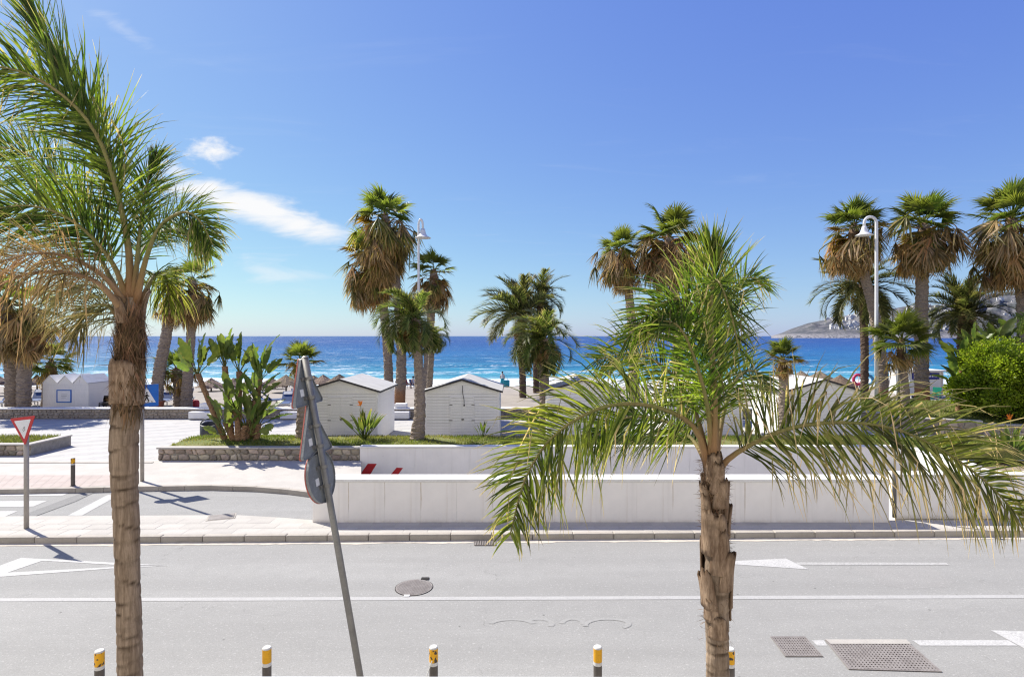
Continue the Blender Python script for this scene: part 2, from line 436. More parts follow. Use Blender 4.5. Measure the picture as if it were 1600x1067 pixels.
def yellowpeel():
    m, N, L = nmat('peeling_yellow_paint')
    v = coords(N, L, kind='Object')
    oi = N.new('ShaderNodeObjectInfo')
    va = N.new('ShaderNodeVectorMath'); va.operation = 'ADD'; L.new(v, va.inputs[0]); L.new(oi.outputs['Location'], va.inputs[1])
    a = noise(N, L, va.outputs[0], 17, 4, 0.5)
    c = mix(N, L, mrange(N, L, a, 0.54, 0.57), (0.70, 0.36, 0.012), (0.06, 0.045, 0.035))
    finish(N, L, c, 0.5, a, 0.2, 0.003)
    return m
M['yellow'] = yellowpeel()
M['yellow_clean'] = simple('clean_yellow_paint', (0.70, 0.36, 0.012), (0.62, 0.31, 0.012), 9, 0.5, 0.1, 60)
M['iron'] = simple('rusty_cast_iron', (0.255, 0.232, 0.22), (0.20, 0.178, 0.168), 6, 0.7, 0.3, 60, spec=0.4)
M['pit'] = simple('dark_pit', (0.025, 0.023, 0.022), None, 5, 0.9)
M['lamp_white'] = simple('white_lamp_enamel', (0.72, 0.72, 0.71), (0.66, 0.66, 0.65), 2, 0.4, 0.03, 30)
M['bin'] = simple('bin_charcoal', (0.055, 0.057, 0.062), (0.045, 0.047, 0.05), 4, 0.5, 0.05, 40)
M['thatch'] = simple('thatch', (0.25, 0.185, 0.13), (0.15, 0.11, 0.08), 6, 0.95, 0.9, 25, rnd=0.2, bdist=0.05)
M['wood_dark'] = simple('dark_pole_wood', (0.13, 0.10, 0.085), None, 5, 0.8)
M['lounger_blue'] = simple('blue_sling', (0.045, 0.09, 0.22), None, 4, 0.7)
M['lounger_white'] = simple('lounger_white_plastic', (0.62, 0.63, 0.64), None, 4, 0.5)
M['towel_red'] = simple('red_towel', (0.45, 0.05, 0.06), None, 6, 0.9)
M['green_plastic'] = simple('green_plastic', (0.01, 0.24, 0.16), None, 5, 0.4)
M['pink'] = simple('pink_plastic', (0.65, 0.07, 0.16), None, 5, 0.4)
M['sky_plastic'] = simple('light_blue_plastic', (0.08, 0.32, 0.62), None, 5, 0.4)
M['navy'] = simple('navy_banner', (0.03, 0.04, 0.26), None, 5, 0.6)
M['rail'] = simple('white_rail_enamel', (0.80, 0.82, 0.85), (0.78, 0.80, 0.83), 1, 0.25, 0.0, 30, spec=0.5)
M['facade'] = simple('cream_facade', (0.78, 0.74, 0.67), (0.74, 0.70, 0.63), 0.5, 0.9, 0.2, 20)
M['skin'] = simple('skin', (0.42, 0.25, 0.17), None, 6, 0.6)
M['cloth_white'] = simple('white_cloth', (0.70, 0.69, 0.67), None, 6, 0.9)
M['cloth_red'] = simple('dark_red_cloth', (0.28, 0.04, 0.05), None, 6, 0.9)
M['cloth_turq'] = simple('turquoise_cloth', (0.04, 0.33, 0.40), None, 6, 0.9)
M['hair'] = simple('dark_hair', (0.02, 0.014, 0.01), None, 20, 0.6)

def trunkmat(name, c1, c2, scar, stretch=(9, 9, 0.7), rough=0.9):
    m, N, L = nmat(name)
    a = noise(N, L, coords(N, L, stretch), 3.0, 6, 0.65, 0.3)
    b = noise(N, L, coords(N, L, (1, 1, 2.5)), 2.4, 4)
    fine = noise(N, L, coords(N, L, (30, 30, 5)), 3.0, 4, 0.7)
    c = mix(N, L, mrange(N, L, a, 0.3, 0.7), c1, c2)
    c = mix(N, L, mrange(N, L, b, 0.45, 0.8, 0, 0.55), c, tuple(x * 0.55 for x in c2))
    c = mix(N, L, mrange(N, L, fine, 0.45, 0.8, 0, 0.45), c, tuple(x * 0.5 for x in c2))
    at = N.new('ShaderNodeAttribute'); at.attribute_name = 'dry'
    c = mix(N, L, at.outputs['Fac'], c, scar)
    finish(N, L, c, rough, mth(N, L, 'ADD', a, fine), 0.6, 0.012, 0.15)
    return m
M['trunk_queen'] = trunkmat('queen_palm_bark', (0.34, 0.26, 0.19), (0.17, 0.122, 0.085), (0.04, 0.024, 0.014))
M['boot'] = trunkmat('palm_leaf_base', (0.36, 0.26, 0.18), (0.14, 0.09, 0.058), (0.06, 0.035, 0.02), (7, 7, 1.2))
M['fibre'] = simple('palm_fibre', (0.24, 0.155, 0.09), (0.11, 0.065, 0.038), 8, 0.95, 0.5, 60)
M['fibre_leaf'] = leafmat('matted_fibre', (0.25, 0.155, 0.085), (0.13, 0.075, 0.04), (0.3, 0.2, 0.1), 0.1, 0.9, 1.0)
M['trunk_fan'] = trunkmat('fan_palm_bark', (0.30, 0.245, 0.195), (0.19, 0.15, 0.12), (0.27, 0.13, 0.06), (5, 5, 6))
M['trunk_date'] = trunkmat('date_palm_bark', (0.145, 0.105, 0.08), (0.085, 0.06, 0.045), (0.2, 0.12, 0.07), (5, 5, 6))
M['trunk_strel'] = trunkmat('strelitzia_stem', (0.30, 0.185, 0.10), (0.18, 0.105, 0.06), (0.3, 0.25, 0.1), (6, 6, 5))
M['petiole'] = trunkmat('petiole_green', (0.17, 0.18, 0.05), (0.22, 0.18, 0.08), (0.27, 0.15, 0.075), (3, 3, 3), 0.5)
M['petiole_brown'] = simple('petiole_brown', (0.33, 0.21, 0.11), (0.24, 0.15, 0.08), 3, 0.7, 0.2, 40)
M['feather'] = leafmat('queen_palm_leaflet', (0.125, 0.185, 0.018), (0.055, 0.105, 0.014), (0.52, 0.40, 0.24), 0.42, 0.45, 2.1)
M['feather_yellow'] = leafmat('yellowing_leaflet', (0.20, 0.22, 0.028), (0.10, 0.145, 0.022), (0.58, 0.44, 0.28), 0.40, 0.45, 2.0)
M['feather_dead'] = leafmat('dead_leaflet', (0.48, 0.33, 0.17), (0.36, 0.24, 0.12), (0.55, 0.38, 0.2), 0.3, 0.8, 1.2)
M['feather_olive'] = leafmat('olive_leaflet', (0.20, 0.19, 0.08), (0.15, 0.16, 0.06), (0.42, 0.31, 0.16), 0.35, 0.6, 1.4)
M['fan'] = leafmat('fan_leaf_green', (0.165, 0.195, 0.035), (0.10, 0.14, 0.03), (0.42, 0.31, 0.12), 0.45, bright=1.9, rnd=0.35)
M['fan_yellow'] = leafmat('fan_leaf_yellow', (0.30, 0.20, 0.025), (0.22, 0.15, 0.03), (0.36, 0.22, 0.08), 0.4, bright=1.5, rnd=0.3)
M['fan_dead'] = leafmat('fan_leaf_dead', (0.44, 0.265, 0.10), (0.29, 0.165, 0.065), (0.50, 0.34, 0.17), 0.42, 0.85, 1.4, rnd=0.4)
M['fan_dead2'] = leafmat('fan_leaf_straw', (0.50, 0.37, 0.18), (0.34, 0.22, 0.10), (0.50, 0.38, 0.23), 0.4, 0.85, 1.25, rnd=0.3)
M['date'] = leafmat('date_palm_leaflet', (0.125, 0.145, 0.05), (0.08, 0.105, 0.035), (0.36, 0.29, 0.14), 0.36, 0.5, 1.7, rnd=0.3)
M['plume'] = leafmat('swept_palm_leaflet', (0.13, 0.185, 0.035), (0.08, 0.13, 0.03), (0.48, 0.37, 0.2), 0.42, 0.5, 1.9, rnd=0.35)
M['strel'] = leafmat('strelitzia_leaf', (0.14, 0.175, 0.045), (0.09, 0.135, 0.035), (0.34, 0.24, 0.10), 0.38, 0.38, 2.1, rnd=0.35)
M['bush'] = leafmat('bush_leaf', (0.30, 0.41, 0.04), (0.13, 0.22, 0.022), (0.3, 0.25, 0.08), 0.5, 0.4, 1.7)
M['grass'] = leafmat('grass_blade', (0.14, 0.19, 0.03), (0.10, 0.15, 0.03), (0.38, 0.32, 0.14), 0.4, 0.6, 1.6)
M['turf'] = simple('turf_soil', (0.14, 0.175, 0.04), (0.21, 0.20, 0.08), 1.6, 0.95, 0.8, 40, bdist=0.03)
M['orange'] = simple('orange_petal', (0.75, 0.22, 0.02), None, 8, 0.5)

def seamat():
    m, N, L = nmat('sea_water')
    geo = N.new('ShaderNodeNewGeometry')
    sp = N.new('ShaderNodeSeparateXYZ'); L.new(geo.outputs['Position'], sp.inputs[0])
    lo = noise(N, L, coords(N, L, (0.012, 0.03, 1)), 1.0, 5, 0.6)
    # water depth grows away from the shore: v=1 at the beach, 0 far out
    inv = mth(N, L, 'DIVIDE', 72.0, mth(N, L, 'MAXIMUM', sp.outputs['Y'], 1.0))
    v = mth(N, L, 'ADD', inv, mth(N, L, 'MULTIPLY', mth(N, L, 'SUBTRACT', lo, 0.5), 0.16))
    ramp = N.new('ShaderNodeValToRGB'); L.new(v, ramp.inputs[0])
    e = ramp.color_ramp.elements
    e[0].position = 0.0; e[0].color = rgba((0.012, 0.048, 0.17))
    e[1].position = 1.0; e[1].color = rgba((0.30, 0.44, 0.40))
    for p_, c_ in ((0.12, (0.008, 0.050, 0.19)), (0.3, (0.004, 0.092, 0.235)), (0.52, (0.007, 0.12, 0.235)), (0.70, (0.02, 0.20, 0.28)), (0.86, (0.10, 0.33, 0.36))):
        q = e.new(p_); q.color = rgba(c_)
    # choppy waves, white caps, painted sun glitter and shore foam
    w1 = noise(N, L, coords(N, L, (0.16, 0.5, 1)), 1.0, 6, 0.62, 0.4)
    w2 = noise(N, L, coords(N, L, (0.9, 2.2, 1)), 1.0, 4, 0.6)
    wf = noise(N, L, coords(N, L, (0.03, 0.1, 1)), 1.0, 6, 0.65, 0.4)
    h = mth(N, L, 'ADD', mth(N, L, 'MULTIPLY', w1, 1.0), mth(N, L, 'MULTIPLY', w2, 0.35))
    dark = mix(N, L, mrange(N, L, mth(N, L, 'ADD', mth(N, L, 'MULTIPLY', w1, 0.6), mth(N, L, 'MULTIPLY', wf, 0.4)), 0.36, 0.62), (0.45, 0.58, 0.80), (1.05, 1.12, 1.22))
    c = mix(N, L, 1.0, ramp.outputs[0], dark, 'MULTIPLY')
    # far out the caps are kept big enough to be told apart, nearer they are finer
    capn = noise(N, L, coords(N, L, (0.11, 0.42, 1)), 1.0, 8, 0.72)
    capf = noise(N, L, coords(N, L, (0.022, 0.06, 1)), 1.0, 9, 0.75)
    far = mrange(N, L, sp.outputs['Y'], 180, 600)
    glint_left = mrange(N, L, mth(N, L, 'DIVIDE', sp.outputs['X'], mth(N, L, 'MAXIMUM', sp.outputs['Y'], 1)), 0.35, -0.75, -0.02, 0.035)  # extra white specks toward the left stand in for sun glitter
    cap_glint = mth(N, L, 'ADD', mth(N, L, 'ADD', mth(N, L, 'MULTIPLY', capn, mth(N, L, 'SUBTRACT', 1.0, far)), mth(N, L, 'MULTIPLY', capf, far)), glint_left)
    cap = mrange(N, L, cap_glint, 0.59, 0.66)
    # rows of breaking foam near the shore
    yy = mth(N, L, 'ADD', sp.outputs['Y'], mth(N, L, 'MULTIPLY', mth(N, L, 'SUBTRACT', noise(N, L, coords(N, L, (0.05, 0.02, 1)), 1.0, 4), 0.5), 15.0))
    fo = noise(N, L, coords(N, L, (0.45, 0.9, 1)), 1.0, 7, 0.7)
    row1 = mth(N, L, 'MULTIPLY', mrange(N, L, yy, 86, 76), mrange(N, L, fo, 0.28, 0.5))
    row2 = mth(N, L, 'MULTIPLY', mth(N, L, 'MULTIPLY', mrange(N, L, yy, 90, 95), mrange(N, L, yy, 103, 97)), mrange(N, L, fo, 0.46, 0.62))
    row3 = mth(N, L, 'MULTIPLY', mth(N, L, 'MULTIPLY', mrange(N, L, yy, 112, 118), mrange(N, L, yy, 128, 121)), mrange(N, L, fo, 0.52, 0.66))
    foam = mth(N, L, 'MAXIMUM', mth(N, L, 'MAXIMUM', row1, row2), mth(N, L, 'MAXIMUM', row3, cap))
    c = mix(N, L, foam, c, (0.66, 0.70, 0.72))
    rgh = mrange(N, L, foam, 0, 1, 0.28, 0.9, False)
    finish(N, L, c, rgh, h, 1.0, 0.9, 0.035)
    return m
M['sea'] = seamat()

# ------------------------------------------------------------------ ground, road, pavements
def sheet(name, pts, mat, parent=None, **tags):
    mb = MB(); mb.add(pts, [tuple(range(len(pts)))])
    return mb.build(name, mat, parent, **tags)
def poly_px(name, pxs, z, mat, parent=None, **tags):
    pts = [G(x, y, z) for x, y in pxs]
    # make it face upwards
    n = sum(((pts[i].x * pts[(i + 1) % len(pts)].y - pts[(i + 1) % len(pts)].x * pts[i].y) for i in range(len(pts))))
    if n < 0: pts.reverse()
    return sheet(name, pts, mat, parent, **tags)

YAW = 0.0203
def kerb_y(X): return 14.10 + YAW * X            # far kerb face of the main road
PIT = (-5.95, 17.5, 15.55, 22.45)
g = MB()
def gq(x0, x1, y0, y1, z=-0.03): g.add([(x0, y0, z), (x1, y0, z), (x1, y1, z), (x0, y1, z)], [(0, 1, 2, 3)])
gq(-900, 900, -300, PIT[2]); gq(-900, PIT[0], PIT[2], PIT[3]); gq(PIT[1], 900, PIT[2], PIT[3]); gq(-900, 900, PIT[3], 36)
g.build('ground', M['earth'], kind='structure')

# main road (slightly turned to the camera) and the side lane into the car-park ramp
road = MB()
nx = 60
for i in range(nx + 1):
    X = -90 + 180 * i / nx
    road.add([(X, 7.55 + YAW * X, 0.0), (X, kerb_y(X) + 0.02, 0.0)], [])
road.f = [(2*i, 2*i+2, 2*i+3, 2*i+1) for i in range(nx)]
road = road.build('road', M['asphalt'], kind='structure')
lane = sheet('side_lane', [(-60, 15.2, 0.004), (-8, 15.2, 0.004), (-5.3, 15.6, 0.004), (-5.3, 18.6, 0.004), (-60, 20.6, 0.004)], M['asphalt'], kind='structure')

# island pavement between road and side lane, running on as the pavement in front of the white wall
PZ = 0.15
ISL_FAR = [(x, y) for x, y in ((-420, 812), (0, 806), (370, 804), (440, 808), (489, 813))]
isl = [(-60, kerb_y(-60) + 0.16), (40, kerb_y(40) + 0.16), (40, 16.4)]
isl += [(17, 16.1), (17, 15.2), (-5.2, 15.2)]
isl += [(G(x, y, PZ).x, G(x, y, PZ).y) for x, y in reversed(ISL_FAR[:-1])] + [(-60, 16.2)]
mb = MB(); mb.prism(isl, -0.02, PZ - 0.012)
pave_front = mb.build('pavement', M['mortar'], kind='structure')
# paving slabs, one piece each
slab = [cbox('slab', 0.594, 0.394, 0.05, 0.006, M['pave']) for _ in range(1)][0]
def inside(poly, x, y):
    c = False
    for i in range(len(poly)):
        (x1, y1), (x2, y2) = poly[i], poly[i - 1]
        if (y1 > y) != (y2 > y) and x < (x2 - x1) * (y - y1) / (y2 - y1) + x1: c = not c
    return c
shrunk = isl
cnt = 0
for j in range(6):
    for i in range(-34, 38):
        x = i * 0.6 + (0.3 if j % 2 else 0); y = kerb_y(x) + 0.17 + 0.2 + j * 0.4
        if all(inside(shrunk, x + dx, y + dy) for dx in (-0.29, 0.29) for dy in (-0.19, 0.19)) and abs((x / y) * FPX) < 830:
            if cnt < 290:
                put('paving_slab', slab, pave_front, (x, y, PZ - 0.05 + rng.uniform(-0.002, 0.002)), (0, 0, YAW)); cnt += 1
# mortar between slab field and irregular edge: thin pale screed
mb = MB(); mb.prism(isl, PZ - 0.011, PZ - 0.004)
mb.build('screed', M['pave'], pave_front)
# kerb stones
kst = cbox('kerbstone', 0.99, 0.17, 0.19, 0.018, M['kerb'], 2)
for i in range(-16, 17):
    X = i * 1.0
    put('kerbstone', kst, pave_front, (X, kerb_y(X) + 0.085, -0.03 + rng.uniform(-0.004, 0.004)), (0, 0, YAW + rng.uniform(-0.003, 0.003)))
def far_kerb(side):
    X0 = 17 if side > 0 else -16.5
    mb = MB()
    a, b = (16.6, 40) if side > 0 else (-60, -16.6)
    mb.add([(a, kerb_y(a), -0.02), (b, kerb_y(b), -0.02), (b, kerb_y(b), 0.155), (a, kerb_y(a), 0.155), (b, kerb_y(b) + .16, 0.155), (a, kerb_y(a) + .16, 0.155)], [(0, 1, 2, 3), (3, 2, 4, 5)])
    mb.build('kerb_run', M['kerb'], pave_front)
far_kerb(1); far_kerb(-1)
# sand blown against the kerb and the concrete gutter
mb = MB(); n = 260
for i in range(n + 1):
    X = -18 + 36 * i / n
    w = 0.16 + 0.10 * mnoise.noise(Vector((X * 0.9, 0, 0))) + 0.06 * mnoise.noise(Vector((X * 5, 3, 0)))
    y = kerb_y(X)
    mb.add([(X, y - max(0.05, w), 0.005), (X, y + 0.005, 0.012 + 0.012 * abs(mnoise.noise(Vector((X * 3, 9, 0)))))], [])
mb.f = [(2*i, 2*i+2, 2*i+3, 2*i+1) for i in range(n)]
mb.build('gutter_sand', M['sandline'], kind='stuff')

# far pavement beyond the side lane, with its curving kerb, and the red tactile area
far_edge = [(-420, 772), (0, 764), (120, 762), (250, 759), (330, 758), (400, 760), (450, 764), (490, 769), (530, 775)]
fe = [(G(x, y, PZ).x, G(x, y, PZ).y) for x, y in far_edge]
fe[-1] = (-0.2620 * fe[-1][1], fe[-1][1])
poly = fe + [(-5.88, 22.45), (-70, 22.45)]
mb = MB(); mb.prism(poly, -1.6, PZ)
pave_far = mb.build('pavement', M['pave'], kind='structure')
kb = MB()
for i in range(len(fe) - 1):
    a, b = Vector((*fe[i], 0)), Vector((*fe[i + 1], 0))
    L_ = (b - a).length; nseg = max(1, round(L_ / 1.0)); d = (b - a).normalized(); nn = Vector((d.y, -d.x, 0))
    for k in range(nseg):
        p0, p1 = a.lerp(b, k / nseg) + d * 0.006, a.lerp(b, (k + 1) / nseg) - d * 0.006
        z1 = 0.158
        q = MB(); v = []
        for z in (-0.02, z1): v += [p0 - nn * 0.10 + Vector((0, 0, z)), p1 - nn * 0.10 + Vector((0, 0, z)), p1 + nn * 0.07 + Vector((0, 0, z)), p0 + nn * 0.07 + Vector((0, 0, z))]
        q.add(v, [(0,1,2,3), (7,6,5,4), (0,4,5,1), (1,5,6,2), (2,6,7,3), (3,7,4,0)])
        q.build('kerbstone', M['kerb'], pave_far)
poly_px('tactile_paving', [(-200, 742), (172, 742), (172, 758), (110, 761), (-200, 768)], PZ + 0.004, M['red_tile'], pave_far)
jl = MB()
for k in range(28):
    a, b = G(-200 + k * 15, 742, PZ + .0085), G(-222 + k * 15, 760 if k > 14 else 766, PZ + .0085)
    if a.x < G(168, 742, PZ).x:
        d = Vector((0.012, 0, 0)); jl.add([a, a + d, b + d, b], [(0, 3, 2, 1)])
jl.build('tile_joint', M['mortar'], pave_far)
# a long drainage joint between pavement and plaza
mb = MB(); mb.box(-60, -13.75, 22.0, 22.12, PZ - 0.01, PZ + 0.02)
mb.build('joint_strip', M['kerb'], pave_far)

# plaza
plaza = sheet('plaza', [(-80, 22.45, PZ - 0.004), (60, 22.45, PZ - 0.004), (60, 33.75, PZ - 0.004), (-80, 33.75, PZ - 0.004)], M['plaza'], kind='structure')

# near pavement under the balcony
mb = MB(); mb.add([(-60, -3, PZ), (60, -3, PZ), (60, 7.5 + YAW * 60, PZ), (-60, 7.5 - YAW * 60, PZ), (-60, 7.5 - YAW * 60, -0.02), (60, 7.5 + YAW * 60, -0.02)], [(0, 1, 2, 3), (3, 2, 5, 4)])
near_pave = mb.build('near_pavement', M['pave'], kind='structure')
for i in range(-12, 13):
    put('kerbstone', kst, near_pave, (i * 1.0, 7.55 + YAW * i, -0.03), (0, 0, YAW))

# road markings
mk = lambda name, pts, mat='paint', z=0.005: poly_px(name, pts, z, M[mat], road)
xs = [-120 + i * 60 for i in range(31)]
def liney(x): return 936.5 - 5.0 * x / 1600
mk('centre_line', [(x, liney(x) - 2.6) for x in (-400, 2000)] + [(x, liney(x) + 2.6) for x in (2000, -400)], 'paint_line')
# hollow give-way triangle, left
mk('give_way_marking', [(-60, 905), (33, 871), (66, 875.5), (12, 894)], 'paint')
mk('give_way_marking', [(33, 871), (265, 883), (175, 881.6), (66, 875.5)], 'paint')
mk('give_way_marking', [(-60, 905), (12, 894), (175, 885.5), (265, 883.3), (175, 887.6)], 'paint')
# arrows
mk('lane_arrow', [(1145, 876), (1228, 872), (1264, 889), (1145, 881)], 'paint')
mk('lane_arrow', [(1240, 878), (1478, 878.5), (1483, 882.5), (1250, 882)], 'paint_worn')
mk('lane_arrow', [(1548, 984), (1680, 988), (1680, 1040), (1600, 1012)], 'paint')
mk('lane_arrow', [(1425, 999.5), (1575, 999.5), (1590, 1008), (1438, 1008)], 'paint')
mk('lane_arrow', [(1268, 999.5), (1287, 999.5), (1293, 1008), (1277, 1008)], 'paint')
# faint chalky tyre scuffs in loops
def ring_arc(cx, cy, rx, ry, a0, a1, w):
    o, i_ = [], []
    for k in range(17):
        a = R(a0 + (a1 - a0) * k / 16)
        o.append((cx + rx * math.cos(a), cy - ry * math.sin(a))); i_.append((cx + (rx - w) * math.cos(a), cy - (ry - w * 0.3) * math.sin(a)))
    return o + i_[::-1]
for (cx, cy, rx, ry, a0, a1) in ((800, 975, 38, 9, 10, 170), (842, 974, 25, 9, -30, 150), (895, 975, 22, 10, 0, 170), (950, 976, 40, 11, 20, 190), (965, 974, 22, 8, -60, 100)):
    mk('tyre_scuff', ring_arc(cx, cy, rx, ry, a0, a1, 9), 'scuff', 0.0045 + rng.random() * 0.0015)
# patched asphalt
mk('asphalt_patch', [(1330, 886), (1452, 884), (1492, 908), (1480, 917), (1420, 920), (1386, 915)], 'asphalt_mend', 0.0012)
# crossing bars and lane line on the side lane
mk2 = lambda name, pts: poly_px(name, pts, 0.010, M['paint'], lane)
mk2('crossing_bar', [(-60, 767), (116, 766), (98, 774), (-70, 775.5)])
mk2('crossing_bar', [(-60, 783), (74, 782), (52, 791), (-70, 792)])
mk2('crossing_bar', [(-60, 799), (28, 798), (4, 808), (-70, 809)])
mk2('lane_line', [(106, 805), (128, 805), (186, 773), (168, 773)])
poly_px('dark_band', [(-30, 822), (30, 806), (95, 782), (140, 765), (158, 764), (118, 783), (50, 808), (-10, 824)], 0.0145, M['asphalt_dark'], lane)  # darker curved band across the lane

# ------------------------------------------------------------------ car-park ramp
rampo = sheet('ramp', [(-8, 15.5, 0.0), (-5.3, 15.5, 0.0), (18, 15.5, -3.2), (18, 22.6, -3.2), (-5.95, 22.6, -0.6), (-5.95, 18.4, -0.3)], M['asphalt'], kind='structure')
mb = MB(); mb.add([(17.5, 15.5, -3.5), (17.5, 22.5, -3.5), (17.5, 22.5, PZ - .03), (17.5, 15.5, PZ - .03)], [(0, 1, 2, 3)])
mb.build('retaining_face', M['wall'], rampo)

wf = thing('ramp_wall', 'long low white concrete wall standing along the roadside pavement', 'wall', (0, 15.05, 0))
WT = 1.27
def panel_run(parent, x0, x1, y, z0, z1, n, mat, dz=0.0):
    w = (x1 - x0) / n
    me = cbox('wall_panel', w - 0.0025, 0.06, z1 - z0, 0.0012, mat)
    for i in range(n):
        put('wall_panel', me, parent, (x0 + (i + 0.5) * w, y + rng.uniform(-0.0015, 0.0015), z0))
xl, xr = (489 - 800) * 15.05 / FPX, (1388 - 800) * 15.05 / FPX
mb = MB(); mb.box(xl + 0.004, xr - 0.004, 0.035, 0.5, -0.6, WT - 0.075); mb.build('core', M['wall'], wf)
panel_run(wf, xl, xr, 0.0, PZ - 0.02, WT - 0.078, 16, M['wall'])
cp = cbox('coping', xr - xl + 0.03, 0.56, 0.075, 0.012, M['cap'], 2)
put('coping', cp, wf, ((xl + xr) / 2, 0.235, WT - 0.075))
st = MB()
for i in range(1, 16):          # rust runs bleeding from the panel joints
    if i in (4, 9, 13): continue
    x = xl + (xr - xl) * i / 16; l = rng.uniform(0.5, 1.08); w = rng.uniform(0.006, 0.016)
    ys = -0.0335
    st.add([(x - w, ys, WT - 0.08), (x + w, ys, WT - 0.08), (x + w * rng.uniform(.5, 1.6), ys, WT - 0.08 - l * .6), (x + rng.uniform(-.01, .01), ys, WT - 0.08 - l)], [(0, 3, 2, 1)])
st.build('rust_stain', M['stain'], wf)
wf2 = thing('ramp_wall', 'further white wall section at the right, set back behind the thin post', 'wall', (0, 15.4, 0))
x2 = (1400 - 800) * 15.4 / FPX
mb = MB(); mb.box(x2 + .004, 15.6, 0.035, 0.4, -0.6, 1.25); mb.build('core', M['wall'], wf2)
panel_run(wf2, x2, 15.6, 0.0, PZ - 0.02, 1.248, 6, M['wall'])
put('coping', cbox('coping', 15.62 - x2, 0.46, 0.06, 0.012, M['cap'], 2), wf2, ((x2 + 15.6) / 2, 0.185, 1.25))
# back wall of the ramp, flush with the planter
wb = thing('ramp_wall', 'white back wall of the ramp with red warning marks, below the grass', 'wall', (0, 22.42, 0))
bl, br_ = (562.5 - 800) * 22.42 / FPX, (1420 - 800) * 22.42 / FPX
mb = MB(); mb.box(bl + .004, br_ - .004, 0.035, 0.3, -3.4, 0.66); mb.build('core', M['wall'], wb)
panel_run(wb, bl, br_, 0.0, -3.3, 0.655, 10, M['wall'])
put('coping', cbox('coping', br_ - bl + .02, 0.40, 0.055, 0.01, M['cap'], 2), wb, ((bl + br_) / 2, 0.14, 0.66))
for k, (a, b_, c_, d_) in enumerate((((562, 742), (575, 724), (589, 724), (578, 742)), ((608, 744), (620, 730), (630, 730.5), (620, 744)))):
    pts = [P(x, y, 22.42) - Vector((0, 22.42, 0)) for x, y in (a, b_, c_, d_)]
    for p in pts: p.y = -0.034
    mb = MB(); mb.add(pts, [(0, 3, 2, 1)]); mb.build('warning_mark', M['red_sign'], wb)
# short return wall (sunlit) and red/white end on the right
wr = thing('ramp_end_wall', 'short white wall joining the back wall beside the thin post', 'wall', (br_ + 0.02, 20.5, 0))
mb = MB(); mb.box(0, 0.25, -1.2, 1.9, -2, 0.62); mb.build('core', M['wall'], wr)
put('coping', cbox('coping', 0.3, 3.14, 0.055, 0.01, M['cap'], 2), wr, (0.125, 0.35, 0.62))
tp = thing('slim_post', 'slim grey metal post standing in the gap of the white wall', 'post', G(1397, 808, PZ))
mb = MB(); mb.tube([(0, 0, 0), (0, 0, 2.15)], 0.045, 10); mb.build('pole', M['metal_grey'], tp, True)
mb = MB(); mb.tube([(0, 0, 2.15), (0, 0, 2.19)], [0.052, 0.02], 10); mb.build('cap', M['metal_grey'], tp)

# ------------------------------------------------------------------ planters, stone walls, grass
stones = []
for k in range(10):
    r = random.Random(k)
    stones.append(cbox('stone', 1.0, 0.10, 1.0, 0.05, M['stone'], 2, 0.09, k))
def stone_face(parent, x0, x1, y, z0, z1, rows, w, limit=150):
    """irregular rubble: wavy courses cut by slanting joints, each stone a cushioned block of its own"""
    h = (z1 - z0) / rows; k0 = rng.random() * 50
    zb = lambda j, x: z0 + j * h + (0 if j in (0, rows) else .38 * h * mnoise.noise(Vector((x * 2.3, j * 7.7, k0))))
    for j in range(rows):
        x = x0; sl = 0.0
        while x < x1 - 0.02:
            ww = w * rng.uniform(0.45, 1.55)
            if x + ww > x1 - 0.1: ww = x1 - x
            sl2 = rng.uniform(-.05, .05) if x + ww < x1 else 0.0
            g_ = .010
            xb0, xt0, xb1, xt1 = x + g_ - sl, x + g_ + sl, x + ww - g_ - sl2, x + ww - g_ + sl2
            ol = []
            for (xa, xc, top_) in ((xb0, xb1, False), (xt1, xt0, True)):
                for t in (.06, .35, .65, .94):
                    xx = xa + (xc - xa) * t
                    z = zb(j + (1 if top_ else 0), xx) + (-g_ if top_ else g_) + rng.uniform(-.006, .006)
                    if t in (.06, .94): z += (-.022 if top_ else .022)
                    ol.append((xx, z))
            cx_, cz_ = sum(p[0] for p in ol) / 8, sum(p[1] for p in ol) / 8
            dy = rng.uniform(-.02, .012)
            v = [(px_, .05, pz_) for px_, pz_ in ol] + [(px_, -.012 + dy, pz_) for px_, pz_ in ol]
            v += [(cx_ + (px_ - cx_) * .8, -.035 + dy + rng.uniform(-.008, .008), cz_ + (pz_ - cz_) * .76) for px_, pz_ in ol]
            f = [(i, (i + 1) % 8, 8 + (i + 1) % 8, 8 + i) for i in range(8)] + [(8 + i, 8 + (i + 1) % 8, 16 + (i + 1) % 8, 16 + i) for i in range(8)] + [tuple(range(16, 24))]
            mb = MB(); mb.add([(a_ - cx_, b_, c_ - cz_) for a_, b_, c_ in v], f)
            put('stone', mb.mesh('stone', M['stone'], True), parent, (cx_, y, cz_))
            x += ww; sl = sl2
def blades(name, region, n, h, parent=None, seed=1, ztop=None, **tags):
    """grass tufts: region(r) -> (x,y,z)"""
    r = random.Random(seed); mb = MB()
    for i in range(n):
        x, y, z, d = region(r)
        a = r.uniform(0, 6.28); hh = h * r.uniform(0.4, 1.2); w = 0.006 + 0.006 * r.random()
        lx, ly = math.cos(a), math.sin(a); k = hh * r.uniform(0.2, 0.9)
        px, py = -ly * w, lx * w
        mb.add([(x - px, y - py, z - .01), (x + px, y + py, z - .01), (x + px * .7 + lx * k * .4, y + py * .7 + ly * k * .4, z + hh * .65), (x - px * .7 + lx * k * .4, y - py * .7 + ly * k * .4, z + hh * .65), (x + lx * k, y + ly * k, z + hh)],
               [(0, 1, 2, 3), (3, 2, 4)], [d, d, d, d, min(1, d + .25)])
    return mb.build(name, M['grass'], parent, **tags)
